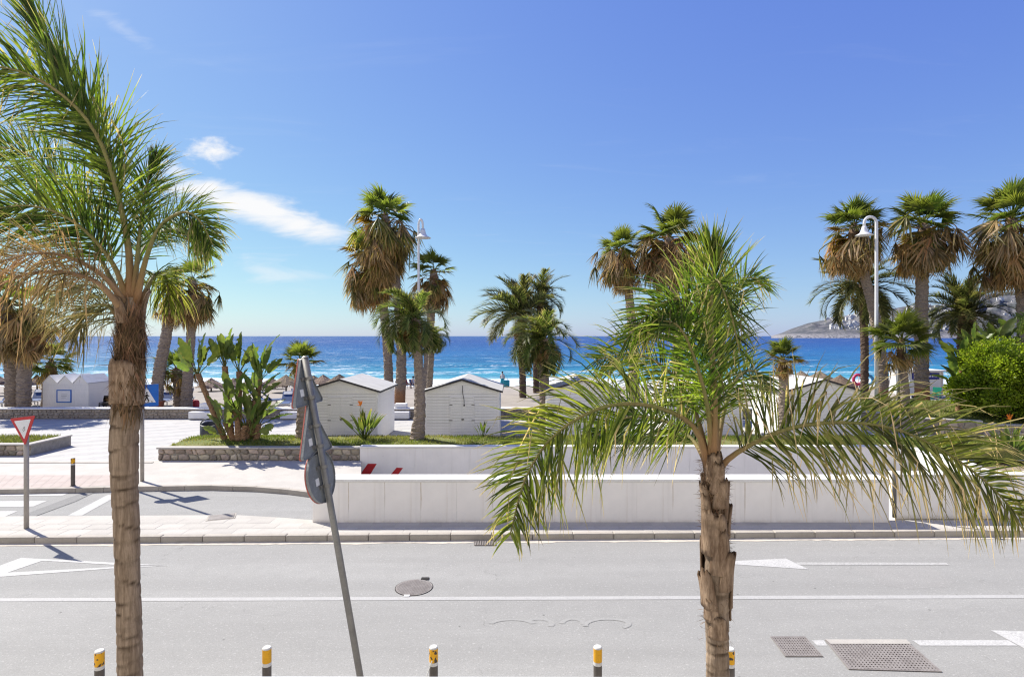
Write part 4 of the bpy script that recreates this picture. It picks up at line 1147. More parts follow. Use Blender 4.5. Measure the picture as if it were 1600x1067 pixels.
def back_sign(zc, pts, label_part, fr):
    hold = put(label_part, None, lp_, (0, 0, zc), (0, 0, sang))
    o = -0.075
    pl_ = plate(pts, o, o + .018).build('sign_plate', M['sign_back'], hold)
    plate([(x * 1.012, z * 1.012) for x, z in pts], o - .016, o - .001).build('sign_face', M['red_faded'], hold)
    inner = [(x * .72, z * .72) for x, z in pts]
    plate(inner, o - .019, o - .017).build('white_field', M['white_sign'], hold)
    # folded rim, rails and clamps
    n = len(pts); rim = MB()
    rim.add([(x, o + .018, z) for x, z in pts] + [(x, o + .036, z) for x, z in pts] + [(x * .975, o + .036, z * .975) for x, z in pts] + [(x * .975, o + .018, z * .975) for x, z in pts],
            sum([[(i, (i + 1) % n, n + (i + 1) % n, n + i), (n + i, n + (i + 1) % n, 2*n + (i + 1) % n, 2*n + i), (2*n + i, 2*n + (i + 1) % n, 3*n + (i + 1) % n, 3*n + i)] for i in range(n)], []))
    rim.build('rim', M['sign_back'], hold)
    for z in fr:
        mb = MB(); mb.box(-.09, .09, o + .0185, -.03, z - .02, z + .02); mb.tube([(0, 0, z - .02), (0, 0, z + .02)], .05, 12); mb.build('clamp', M['metal_grey'], hold)
    mb = MB(); mb.box(.07, .15, o + .0185, o + .0215, fr[0] + .03, fr[0] + .12); mb.build('sticker', M['white_sign'], hold)
sc_ = D / FPX
T = 0.415
back_sign(Lp * (1130 - 606) / 574.0, rtri(T, .035, True), 'warning_triangle', (-.12, .12))
back_sign(Lp * (1130 - 682) / 574.0, rtri(T * 1.08, .035, True), 'warning_triangle', (-.12, .14))
back_sign(Lp * (1130 - 744) / 574.0, [(.33 * math.cos(2*math.pi*k/40), .33 * math.sin(2*math.pi*k/40)) for k in range(40)], 'round_sign', (-.12, .12))

# triangular sign on the promenade at the right, seen from behind
b = G(1404, 662, PZ)
rs = thing('triangular_sign', 'grey triangular sign seen from behind on a grey post, right promenade', 'sign', b)
mb = MB(); mb.tube([(0, 0, 0), (0, 0, 4.1)], .09, 10); mb.build('post', M['metal_grey'], rs, True)
plate(rtri(.66, .05, True), .1, .13).build('sign_plate', M['white_sign'], rs).location = (0, -0.22, 3.3)

# drains, manhole, grates
def grate(name, label, px, z0, ribs_u, ribs_v, frame='iron', group=None):
    """px: four corner pixels a,b,c,d around; u along a->b, v along a->d"""
    a, b_, c_, d_ = [G(x, y, z0) for x, y in px]
    t = thing(name, label, 'drain cover', a, 0, group)
    L_ = lambda u, v: (a * (1-u) * (1-v) + b_ * u * (1-v) + c_ * u * v + d_ * (1-u) * v) - a
    def slab_(u0, u1, v0, v1, zl, zh, nm, mat):
        mb = MB(); v = [L_(u0, v0), L_(u1, v0), L_(u1, v1), L_(u0, v1)]
        v = [q + Vector((0, 0, zl)) for q in v] + [q + Vector((0, 0, zh)) for q in v]
        n = (v[1] - v[0]).cross(v[3] - v[0]).z
        fs = [(0, 3, 2, 1), (4, 5, 6, 7), (0, 1, 5, 4), (1, 2, 6, 5), (2, 3, 7, 6), (3, 0, 4, 7)]
        if n < 0: fs = [f[::-1] for f in fs]
        mb.add(v, fs); return mb
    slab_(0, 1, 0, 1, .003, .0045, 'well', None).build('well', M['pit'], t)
    e = 0.025
    fm = MB()
    for q in ((0, 1, 0, e), (0, 1, 1 - e, 1), (0, e, e, 1 - e), (1 - e, 1, e, 1 - e)):
        s = slab_(*q, .003, .016, '', None); fm.add(s.v, s.f)
    fm.build('frame', M[frame], t)
    gm = MB()
    for i in range(ribs_u):
        u = e + (1 - 2 * e) * (i + .5) / ribs_u; w = (1 - 2*e) / ribs_u * .28
        s = slab_(u - w, u + w, e, 1 - e, .0045, .0135, '', None); gm.add(s.v, s.f)
    for i in range(ribs_v):
        u = e + (1 - 2 * e) * (i + .5) / ribs_v; w = (1 - 2*e) / ribs_v * .26
        s = slab_(e, 1 - e, u - w, u + w, .0045, .0145, '', None); gm.add(s.v, s.f)
    gm.build('bars', M['iron'], t, kind='stuff')
    return t
grate('square_grate', 'rusty square iron grate in the road, left of the large one', [(1204, 995), (1258, 995), (1286, 1026), (1227, 1026)], 0, 13, 11)
big = grate('large_grate', 'large rusty double iron grate in the road at lower right', [(1289, 1000), (1415, 1000), (1472, 1050), (1326, 1046)], 0, 24, 14)
for k, (ua, ub) in enumerate(((0, .5), (.5, 1))):
    a, b_ = G(1289 + 126 * ua, 1000, 0), G(1289 + 126 * ub, 1000, 0)
    mb = MB(); o_ = G(1289, 1000, 0)
    q = [a - o_, b_ - o_, G(1289 + 126 * ub + 8, 1007, 0) - o_, G(1289 + 126 * ua + 8, 1007, 0) - o_]
    mb.add([v + Vector((0.01, 0, .019)) for v in q], [(0, 3, 2, 1)]); mb.build('pale_lintel', M['pave'], big)
grate('gutter_drain', 'small slotted gutter drain at the far kerb', [(740, 845), (775, 845), (775, 852), (741, 852)], 0.008, 12, 0)
c = G(647, 917.5, 0)
mh = thing('manhole_cover', 'round rusty manhole cover near the centre line', 'manhole', c)
rr = 28.5 * c.y / FPX
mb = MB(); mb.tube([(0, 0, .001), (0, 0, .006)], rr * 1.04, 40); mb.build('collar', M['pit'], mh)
mb = MB(); mb.tube([(0, 0, .002), (0, 0, .011)], rr, 40); mb.build('lid', M['iron'], mh)
mb = MB()
for i in range(-11, 12):
    for j in range(-11, 12):
        x, y = i * rr / 12, j * rr / 12
        if math.hypot(x, y) < rr * .93: mb.box(x - .012, x + .012, y - .012, y + .012, .0112, .0155)
mb.build('studs', M['iron'], mh, kind='stuff')
mb = MB(); mb.box(.08, .24, rr - .02, rr + .09, .004, .018); mb.build('hinge', M['pit'], mh)
mb = MB(); mb.box(-.13, -.02, -rr - .06, -rr + .02, .004, .016); mb.build('lug', M['white_band'], mh)
# loose iron plate on the island
c = G(346, 808, PZ)
lpz = thing('access_plate', 'small square access plate in the island pavement', 'cover', c, R(20))
put('lid', cbox('lid', .62, .42, .02, .004, M['iron']), lpz, (0, .02, -0.003))
put('frame', cbox('frame', .7, .5, .012, .004, M['kerb']), lpz, (0, .02, -0.003))

# litter bin
b = G(327.5, 684, PZ)
bn = thing('litter_bin', 'dark grey round litter bin beside the tall broad-leaved plant', 'bin', b, R(20))
rbn = 13.5 * b.y / FPX
mb = MB(); n = 32
ring = lambda r_, zf: [(r_ * math.cos(2*math.pi*k/n), r_ * math.sin(2*math.pi*k/n), zf(r_ * math.sin(2*math.pi*k/n) / rbn)) for k in range(n)]
top = lambda s: 0.66 + 0.08 * s
v = ring(rbn * .93, lambda s: 0.02) + ring(rbn, lambda s: .1) + ring(rbn, top) + ring(rbn * .82, lambda s: top(s) + .025) + ring(rbn * .76, lambda s: top(s) - .06) + ring(rbn * .74, lambda s: .2)
mb.add(v, [(j*n + k, j*n + (k+1) % n, (j+1)*n + (k+1) % n, (j+1)*n + k) for j in range(5) for k in range(n)] + [tuple(5*n + k for k in range(n))])
mb.build('body', M['bin'], bn, True)
mb = MB(); pts = [(rbn * .93 * math.cos(a), 0, .66 + .26 * math.sin(a)) for a in [math.pi * k / 12 for k in range(13)]]
mb.tube(pts, .03, 8); mb.build('hood_bar', M['bin'], bn, True)

# promenade lamps
def lamp(px, ytop, D, side, rpx, label):
    b = Vector(((px - 800) * D / FPX, D, PZ))
    t = thing('street_lamp', label, 'lamp', b, 0, 'white promenade lamps')
    s = D / FPX; H = CAMH - (ytop - HZ) * s - PZ
    r0 = rpx * s
    a = 9.5 * s * 1.0
    mb = MB()
    pts = [(0, 0, 0), (0, 0, .9)]; mb.tube(pts, [r0 * 1.7, r0 * 1.7], 14); mb.build('base', M['lamp_white'], t, True)
    mb = MB(); arc = [(0, 0, .9), (0, 0, H * .5), (0, 0, H - a)] + [(side * a * (1 - math.cos(th)), 0, H - a + a * math.sin(th)) for th in [math.pi * k / 14 for k in range(1, 15)]] + [(side * 2 * a, 0, H - a * 1.6)]
    mb.tube(arc, [r0, r0 * .9, r0 * .8] + [r0 * .75] * 15, 12); mb.build('pole', M['lamp_white'], t, True)
    sh = put('lamp_shade', None, t, (side * 2 * a, 0, H - a * 1.5))
    prof_ = [(.04, 0), (.16, -.02), (.20, -.18), (.26, -.42), (.36, -.58), (.62, -.72), (.66, -.75), (.60, -.75), (.30, -.58), (.05, -.4)]
    k_ = 13.0 * s / .66; n = 24; mb = MB()
    mb.add([(r_ * k_ * math.cos(2*math.pi*k/n), r_ * k_ * math.sin(2*math.pi*k/n), z * k_) for r_, z in prof_ for k in range(n)],
           [(j*n + k, (j+1)*n + k, (j+1)*n + (k+1) % n, j*n + (k+1) % n) for j in range(len(prof_) - 1) for k in range(n)])
    mb.build('shade', M['lamp_white'], sh, True)
    mb = MB(); mb.tube([(0, 0, -.55 * k_), (0, 0, -.74 * k_)], [.2 * k_, .12 * k_], 12); mb.build('bulb', M['white_sign'], sh, True)
lamp(1369.5, 339, 31.0, -1, 2.9, 'tall white hooked lamp post on the right, bell shade facing left')
lamp(654, 343, 32.5, 0.35, 2.2, 'slim white hooked lamp post among the central palms')

# ------------------------------------------------------------------ beach things
def parasol(px, ytop, D, wpx, label=None, hpx=None, seed=0):
    s = D / FPX; X = (px - 800) * s; gz = beach_z(X, D); zt = CAMH - (ytop - HZ) * s
    t = thing('thatched_parasol', label, 'parasol', (X, D, gz), seed, 'thatched parasols on the beach')
    r = wpx * s / 2; h = r * .62; n = 26; rr_ = random.Random(seed)
    mb = MB(); v = [(0, 0, zt - gz)]; rings = 5
    for j in range(1, rings + 1):
        for k in range(n):
            a = 2 * math.pi * k / n; q = r * j / rings * (1 + rr_.uniform(-.05, .05))
            v.append((q * math.cos(a), q * math.sin(a), zt - gz - h * (j / rings) ** .85 + rr_.uniform(-.04, .04) - (rr_.uniform(0, .16) if j == rings else 0)))
    f = [(0, 1 + k, 1 + (k+1) % n) for k in range(n)]
    for j in range(rings - 1):
        for k in range(n): f.append((1 + j*n + k, 1 + (j+1)*n + k, 1 + (j+1)*n + (k+1) % n, 1 + j*n + (k+1) % n))
    mb.add(v, f)
    for k in range(90):          # loose straw at the rim
        a = rr_.uniform(0, 6.28); q = r * rr_.uniform(.9, 1.0); z = zt - gz - h * .95; l = rr_.uniform(.1, .3); w = .03
        mb.add([(q*math.cos(a - w), q*math.sin(a - w), z), (q*math.cos(a + w), q*math.sin(a + w), z), ((q + .06)*math.cos(a), (q + .06)*math.sin(a), z - l)], [(0, 1, 2)])
    mb.build('thatch', M['thatch'], t)
    mb = MB(); mb.tube([(0, 0, 0), (0, 0, zt - gz - .1)], .07, 8); mb.build('pole', M['wood_dark'], t)
    mb = MB()
    for k in range(6): a = k * 1.047; mb.tube([(0, 0, zt - gz - .25), (r * .85 * math.cos(a), r * .85 * math.sin(a), zt - gz - h * .85 - .08)], .03, 5)
    mb.build('ribs', M['wood_dark'], t)
for i, (px, yt, D, w, lb) in enumerate(((447, 585, 52, 52, 'thatched parasol just left of the small wind-swept palm'), (424, 589, 58, 44, 'thatched parasol, second to the left of the leaning signs'),
        (505, 585, 56, 44, 'thatched parasol peeking over the left hut roof'), (530, 584, 50, 42, 'thatched parasol at the ridge of the left hut'), (396, 588, 55, 46, 'thatched parasol behind the right stems of the tall plant'),
        (365, 590, 58, 42, 'thatched parasol behind the middle of the tall plant'), (330, 590, 54, 44, 'thatched parasol behind the left stems of the tall plant'), (22, 583, 52, 44, 'thatched parasol behind the twin thick palm trunks'), (-8, 584, 48, 46, 'thatched parasol cut by the left edge'),
        (490, 586, 62, 36, 'thatched parasol behind the top triangle sign'), (58, 586, 56, 40, 'thatched parasol left of the changing cabins'),
        (1252, 579, 56, 44, 'leftmost thatched parasol behind the right hut roof'), (1281, 579, 52, 44, 'second thatched parasol behind the right hut roof'), (1313, 585, 46, 56, 'large thatched parasol at the right end of the right hut'), (1236, 581, 60, 40, 'far thatched parasol behind the small yellowish palm'), (1215, 582, 62, 40, 'thatched parasol at the left of the small yellowish palm'))):
    parasol(px, yt, D, w, lb, seed=i)

def lounger_proto():
    t = thing('sun_lounger', 'sun lounger', 'lounger', (0, 0, 0), 0, 'sun loungers on the beach')
    mb = MB()
    for x in (-.32, .32): mb.box(x - .025, x + .025, -.95, .95, .28, .33)
    mb.box(-.32, .32, -.97, -.92, .28, .33); mb.box(-.32, .32, .92, .97, .28, .33); mb.build('frame', M['lounger_white'], t)
    for x in (-.3, .3):
        for y in (-.8, .7):
            mb = MB(); mb.box(x - .025, x + .025, y - .03, y + .03, 0, .28); mb.build('leg', M['lounger_white'], t)
    mb = MB(); mb.box(-.29, .29, -.9, .25, .335, .37); mb.build('seat', M['lounger_blue'], t)
    mb = MB(); mm = Matrix.Translation((0, .26, .345)) @ Matrix.Rotation(R(42), 4, 'X'); mb.box(-.3, .3, 0, .78, 0, .045, mm); mb.build('backrest', M['lounger_blue'], t)
    mb = MB(); mb.box(-.24, .24, .5, .72, .0455, .085, mm); mb.build('pillow', M['lounger_white'], t)
    return t
lg0 = lounger_proto()
lgs = [(258, 622, 40, .3, 'sun lounger just right of the blue crossing sign'), (290, 622, 41, .3, 'sun lounger right of the slim smooth palm trunk'), (430, 620, 40, 2.2, 'sun lounger with dark backrest, left of the middle bench'), (447, 628, 38, .2, 'blue sun lounger nearest the middle bench'), (466, 622, 41, .5, 'sun lounger behind the small swept palm trunk'),
       (57, 622, 40, .4, 'sun lounger between the twin trunks and the white cabins'), (8, 622, 39, .2, 'sun lounger at the left edge of the beach'), (410, 626, 40, 1.2, 'sun lounger right of the tall broad-leaved plant')]
for i, (px, py, D, rz, lb) in enumerate(lgs):
    o = lg0 if i == 0 else copy_tree(lg0)
    X = (px - 800) * D / FPX; o.location = (X, D, beach_z(X, D) + .02); o.rotation_euler.z = rz; o['label'] = lb; o.scale = (1.15,) * 3
tw = thing('towel', 'red towel lying on a sun lounger by the slim trunk', 'towel', (0, 0, 0))
X = (300 - 800) * 38.6 / FPX; tw.location = (X, 38.6, beach_z(X, 38.6))
put('cloth', cbox('cloth', .9, .5, .5, .12, M['towel_red'], 2, .08, 3), tw)
tb = thing('planter_pot', 'terracotta pot beside the blue crossing sign on the beach', 'pot', ((247 - 800) * 36.5 / FPX, 36.5, .25))
mb = MB(); mb.tube([(0, 0, 0), (0, 0, .55), (0, 0, .56), (0, 0, .66)], [.24, .36, .41, .41], 16); mb.build('body', simple('terracotta', (.33, .12, .07)), tb)
mb = MB(); mb.tube([(0, 0, .661), (0, 0, .69)], [.36, .3], 16); mb.build('soil', M['earth'], tb)
ct = thing('plastic_chairs', 'dark stacked chairs leaning on the cabin side wall', 'chairs', ((163 - 800) * 36.3 / FPX, 36.3, .2))
for k in range(3):
    mb = MB(); mb.box(-.25 + k*.02, .25 + k*.02, -.2, .25, .42 + k*.09, .46 + k*.09); mb.box(-.25 + k*.02, .25 + k*.02, .25, .29, .46 + k*.09, .85 + k*.09)
    for x in (-.23, .2):
        for y in (-.18, .2): mb.box(x + k*.02, x + .03 + k*.02, y, y + .03, k*.09, .42 + k*.09)
    mb.build('chair', M['black_trim'], ct)

# white kiosk with blue banner on the beach
kD = 46.0; ks = kD / FPX
kx = (1420 - 800) * ks; kz = beach_z(kx, kD)
kk = thing('beach_kiosk', 'white beach kiosk with a navy banner, behind the right palms', 'kiosk', (kx, kD, kz))
kw = 53 * ks; kh = CAMH - (578 - HZ) * ks - kz
mb = MB(); mb.box(0, kw, 0, 2.4, 0.15, kh - .12); mb.build('wall', M['lime'], kk)
mb = MB(); mb.box(-.15, kw + .15, -.3, 2.55, kh - .118, kh); mb.build('roof', M['cap'], kk)
mb = MB(); mb.box(.25, kw - .3, -.05, -.003, kh - .75, kh - .22); bn_ = mb.build('banner', M['navy'], kk)
mb = MB()
for i, w in enumerate((.10, .06, .12, .08, .1, .05, .11, .09)): mb.box(1.25 + i*.14, 1.25 + i*.14 + w, -.056, -.052, kh - .56, kh - .42)
mb.build('lettering', M['white_sign'], bn_)
mb = MB(); mb.box(.35, kw - .3, -.03, -.003, .95, 1.0); mb.box(.02, kw - .02, -.02, -.002, kh*.5, kh*.5 + .03); mb.build('counter_lip', M['cap'], kk)
for x in (0.0, kw - .08):
    mb = MB(); mb.box(x, x + .08, -.08, -.004, 0, kh - .13); mb.build('corner_post', M['lamp_white'], kk)
lf = thing('lifeguard_frame', 'white open timber frame standing left of the kiosk', 'frame', ((1397 - 800) * kD / FPX, kD, beach_z(30, kD)))
mb = MB()
for x in (0, 1.1):
    mb.tube([(x * .7 + .1, 0, 2.6), (x, -.4, 0)], .06, 8); mb.tube([(x * .7 + .1, .4, 2.6), (x, .9, 0)], .06, 8)
mb.build('post', M['lamp_white'], lf)
mb = MB(); mb.box(-.1, 1.0, -.1, .6, 2.6, 2.68); mb.box(0, 1, -.25, -.2, 1.2, 1.3); mb.build('platform', M['lamp_white'], lf)
gc = thing('green_chair', 'green plastic chair in front of the kiosk', 'chair', ((1462 - 800) * 43 / FPX, 43, beach_z(31, 43)), R(-50))
mb = MB(); mb.box(-.27, .27, -.27, .27, .42, .47); mb.build('seat', M['green_plastic'], gc)
mb = MB(); mm = Matrix.Translation((0, .27, .45)) @ Matrix.Rotation(R(-12), 4, 'X'); mb.box(-.27, .27, 0, .05, .02, .6, mm); mb.build('backrest', M['green_plastic'], gc)
for x in (-.25, .21):
    mb = MB(); mb.box(x, x + .04, -.25, .3, .66, .7); mb.build('armrest', M['green_plastic'], gc)
    for y in (-.25, .22):
        mb = MB(); mb.box(x, x + .04, y, y + .04, 0, .42); mb.build('leg', M['green_plastic'], gc)
fl = thing('float_rings', 'pink and blue inflatable rings hung on a stand', 'inflatables', ((1343 - 800) * 44 / FPX, 44, beach_z(26, 44)))
mb = MB(); mb.tube([(0, .1, 0), (0, .1, 2.0)], .04, 8); mb.tube([(-.5, .1, 1.9), (.9, .1, 1.9)], .03, 8); mb.build('stand', M['lamp_white'], fl)
for k, (x, z, mt_) in enumerate(((-.1, 1.55, 'pink'), (.65, 1.5, 'sky_plastic'))):
    mb = MB(); mb.tube([(x + .36 * math.cos(a), 0, z + .36 * math.sin(a)) for a in [2*math.pi*q/20 for q in range(21)]], .11, 8, False); mb.build('ring', M[mt_], fl, True)

# people on the beach: skinned bodies
def person(label, loc, rz, joints, edges, rads, clothes, hair=True, scale=1.0):
    me = bpy.data.meshes.new('person'); me.from_pydata(joints, edges, [])
    me.materials.append(M['skin'])
    o = put('person', me, None, loc, (0, 0, rz), scale, label, 'person')
    s = o.modifiers.new('skin', 'SKIN'); s.use_smooth_shade = True
    for i, r_ in enumerate(rads): me.skin_vertices[0].data[i].radius = (r_, r_)
    me.skin_vertices[0].data[0].use_root = True
    d = o.modifiers.new('sub', 'SUBSURF'); d.levels = d.render_levels = 2
    hd_ = Vector(joints[HEAD])
    mb = MB(); n = 14; v = []
    for j in range(8):
        ph = R(-20 + 110 * j / 7)
        for k in range(n):
            a = 2*math.pi*k/n; v.append((hd_.x + .112*math.cos(ph)*math.cos(a), hd_.y + .02 + .115*math.cos(ph)*math.sin(a), hd_.z + .03 + .12*math.sin(ph)))
    mb.add(v, [(j*n+k, j*n+(k+1) % n, (j+1)*n+(k+1) % n, (j+1)*n+k) for j in range(7) for k in range(n)])
    mb.build('hair', M['hair'], o, True)
    for nm, mt_, prof_ in clothes:
        mb = MB(); n = 18; v = []
        for (cx_, cy_, z, rx, ry) in prof_:
            for k in range(n):
                a = 2*math.pi*k/n; v.append((cx_ + rx*math.cos(a), cy_ + ry*math.sin(a), z))
        mb.add(v, [(j*n+k, j*n+(k+1) % n, (j+1)*n+(k+1) % n, (j+1)*n+k) for j in range(len(prof_)-1) for k in range(n)])
        mb.build(nm, M[mt_], o, True)
    return o
HEAD = 4
stand = [(0,0,.95),(0,0,1.15),(0,0,1.38),(0,0,1.5),(0,-.01,1.63),(-.1,0,.9),(-.11,-.02,.5),(-.11,.02,.09),(-.11,-.13,.04),(.1,0,.9),(.11,-.02,.5),(.11,.02,.09),(.11,-.13,.04),(-.19,0,1.38),(-.25,.02,1.1),(-.24,-.1,.86),(.19,0,1.38),(.26,.02,1.1),(.25,-.1,.86)]
sed = [(0,1),(1,2),(2,3),(3,4),(0,5),(5,6),(6,7),(7,8),(0,9),(9,10),(10,11),(11,12),(2,13),(13,14),(14,15),(2,16),(16,17),(17,18)]
srad = [.13,.12,.13,.055,.10,.09,.06,.04,.035,.09,.06,.04,.035,.06,.045,.03,.06,.045,.03]
D = 66.0; X = (785 - 800) * D / FPX
person('person in white top and turquoise wrap standing at the water edge', (X, D, beach_z(X, D)), R(160), stand, sed, srad,
       [('shirt', 'cloth_white', [(0,0,.92,.19,.15),(0,0,1.15,.18,.14),(0,0,1.36,.22,.14),(0,0,1.46,.10,.09)]), ('wrap', 'cloth_turq', [(0,0,.35,.27,.24),(0,0,.7,.22,.2),(0,0,.95,.195,.155)])])
bag = thing('beach_bag', 'turquoise beach bag beside the standing person in white', 'bag', ((791 - 800) * 65.5 / FPX, 65.5, beach_z(0, 65.5)))
put('body', cbox('body', .75, .45, .8, .12, M['cloth_turq'], 2, .06, 2), bag)
mb = MB(); mb.tube(catmull([(-.2, 0, .75), (-.1, 0, 1.0), (.1, 0, 1.0), (.2, 0, .75)], 8), .02, 6); mb.build('handle', M['cloth_white'], bag)
sit = [(0,0,.48),(0,.06,.68),(0,.1,.92),(0,.1,1.04),(0,.07,1.17),(-.1,-.05,.47),(-.12,-.45,.5),(-.12,-.5,.09),(-.12,-.64,.05),(.1,-.05,.47),(.12,-.45,.5),(.12,-.5,.09),(.12,-.64,.05),(-.19,.1,.92),(-.25,.05,.66),(-.2,-.15,.55),(.19,.1,.92),(.25,.05,.66),(.2,-.15,.55)]
def beach_chair(loc, rz, label):
    t = thing('beach_chair', label, 'chair', loc, rz)
    mb = MB(); mb.box(-.28, .28, -.3, .28, .33, .36); mb.build('seat', M['lounger_blue'], t)
    mb = MB(); mm = Matrix.Translation((0, .26, .36)) @ Matrix.Rotation(R(-14), 4, 'X'); mb.box(-.28, .28, 0, .03, 0, .62, mm); mb.build('backrest', M['lounger_blue'], t)
    for x in (-.28, .25):
        for y in (-.28, .24):
            mb = MB(); mb.box(x, x + .03, y, y + .03, 0, .33); mb.build('leg', M['lounger_white'], t)
for px, D, lb, cl_, rz in ((635, 60, 'person in dark red top seated on a beach chair right of the twin trunks', 'cloth_red', R(75)), (646.5, 61, 'bare-armed person in white seated next to the person in red', 'cloth_white', R(60))):
    X = (px - 800) * D / FPX; z = beach_z(X, D)
    person(lb, (X, D, z), rz, sit, sed, srad, [('shirt', cl_, [(0,0,.42,.19,.16),(0,.05,.66,.185,.15),(0,.1,.9,.22,.14),(0,.1,1.0,.10,.09)])])
    beach_chair((X, D, z), rz, 'low folding chair under the ' + ('person in dark red' if 'red' in cl_ else 'seated person in white'))

# ------------------------------------------------------------------ foliage builders
def leaflet(mb, p, d, L, w, nrm, droop, wind, r, dry0, drytip, kink=None, segs=5, fold=True):
    """one ribbon leaflet with a centre fold; curls with gravity and wind"""
    prof_ = [0.55, 1.0, 0.95, 0.75, 0.45, 0.06] if segs == 5 else [0.6, 1.0, 0.6, 0.05]
    d = d.normalized(); p = p.copy()
    rows = []
    kk_ = None
    if kink is not None: kk_ = max(2, int(kink * segs))
    for k in range(segs + 1):
        s = d.cross(nrm)
        if s.length < 1e-4: s = d.cross(Vector((0.3, 0.5, 0.8)))
        s.normalize(); n_ = s.cross(d).normalized()
        ww = w * prof_[k] * .5
        t = k / segs
        dr = min(1.0, dry0 + max(0, (t - (1 - drytip)) / max(drytip, .01)) * (1.0 if drytip > 0.02 else 0))
        if kk_ is not None and k >= kk_: dr = min(1, dr + .7)
        if fold: rows.append(([p - s * ww + n_ * ww * .45, p, p + s * ww + n_ * ww * .45], dr))
        else: rows.append(([p - s * ww, p + s * ww], dr))
        st_ = L / segs
        if kk_ is not None and k == kk_: d = (d * .25 + Vector((r.uniform(-.4, .4), r.uniform(-.4, .4), -1))).normalized()
        p = p + d * st_
        d = (d + Vector((0, 0, -1)) * droop * (0.25 + t) + wind * (0.3 + t) * .22 + Vector((r.uniform(-1, 1), r.uniform(-1, 1), r.uniform(-1, 1))) * .05).normalized()
    m = len(rows[0][0]); v, a, f = [], [], []
    for q, dr in rows: v += q; a += [dr] * m
    for k in range(segs):
        for j in range(m - 1): f.append((k*m + j, k*m + j + 1, (k+1)*m + j + 1, (k+1)*m + j))
    mb.b[(len(mb.v), len(mb.v) + len(v))] = r.uniform(-.72, .45)
    mb.add(v, f, a)

def feather(parent, pts, n, Lmax, w=0.026, mat='feather', seed=0, droop=.16, wind=(0, 0, 0), a0=62, a1=24, plum=35, dry0=0.0, drytip=.12, kink=.0, t0=.14, r0=.028, upb=0.0, pet='petiole', lprof=None, name='frond', upvec=None):
    r = random.Random(seed); wind = Vector(wind)
    N_ = 40; path = catmull(pts, N_)
    mb = MB(); mb.tube(path[::2], [r0 * (1 - .88 * (i / 20)) * (1 + .8 * math.exp(-i / 1.6)) + .003 for i in range(21)], 8, a=[max(0, min(1, 1.15 - i / 4.5)) for i in range(21)])
    fr = mb.build(name, M[pet], parent, True)
    lf_ = MB()
    for i in range(n):
        t = t0 + (1 - t0) * (i + r.random()) / n
        k = min(N_ - 1, int(t * N_)); f_ = t * N_ - k
        p = path[k].lerp(path[k + 1], f_)
        T_ = (path[min(k + 2, N_)] - path[max(k - 1, 0)]).normalized()
        uh = Vector(upvec) if upvec else Vector((0, -1, .2))
        S_ = T_.cross(uh)
        if S_.length < .15: S_ = T_.cross(Vector((0, 1, 0.2)))
        S_.normalize(); U_ = S_.cross(T_).normalized()
        prof_ = (lprof(t) if lprof else (0.55 + .45 * math.sin(math.pi * min(1, (t - t0) / (1 - t0) * .8 + .18))) * (1 - .45 * max(0, (t - .75) / .25)))
        for sd in (-1, 1):
            ang = R(a0 + (a1 - a0) * t + r.uniform(-14, 14) + 16 * mnoise.noise(Vector((t * 14, sd * 3.1, seed)))); ph = R(r.uniform(-plum, plum) + upb + 18 * mnoise.noise(Vector((t * 11, sd * 5.7, seed + .5))))
            d = T_ * math.cos(ang) + (S_ * sd * math.cos(ph) + U_ * math.sin(ph)) * math.sin(ang)
            d = d + wind * .22
            hang = 1.0 + .22 * max(0.0, -d.normalized().z)
            kq = r.uniform(.4, .85) if r.random() < kink else None
            leaflet(lf_, p, d, Lmax * hang * prof_ * r.uniform(.7, 1.15), w * r.uniform(.8, 1.2), U_ + Vector((r.uniform(-.5, .5), r.uniform(-.5, .5), r.uniform(-.5, .5))), droop * r.uniform(.3, 2.0), wind, r, min(1, max(0, dry0 + r.uniform(-.15, .15))), drytip * r.uniform(.3, 1.8), kq)
    lf_.build('leaflets', M[mat], fr, True, kind='stuff')
    return fr

def px_path(ps_): return [P(*q) for q in ps_]

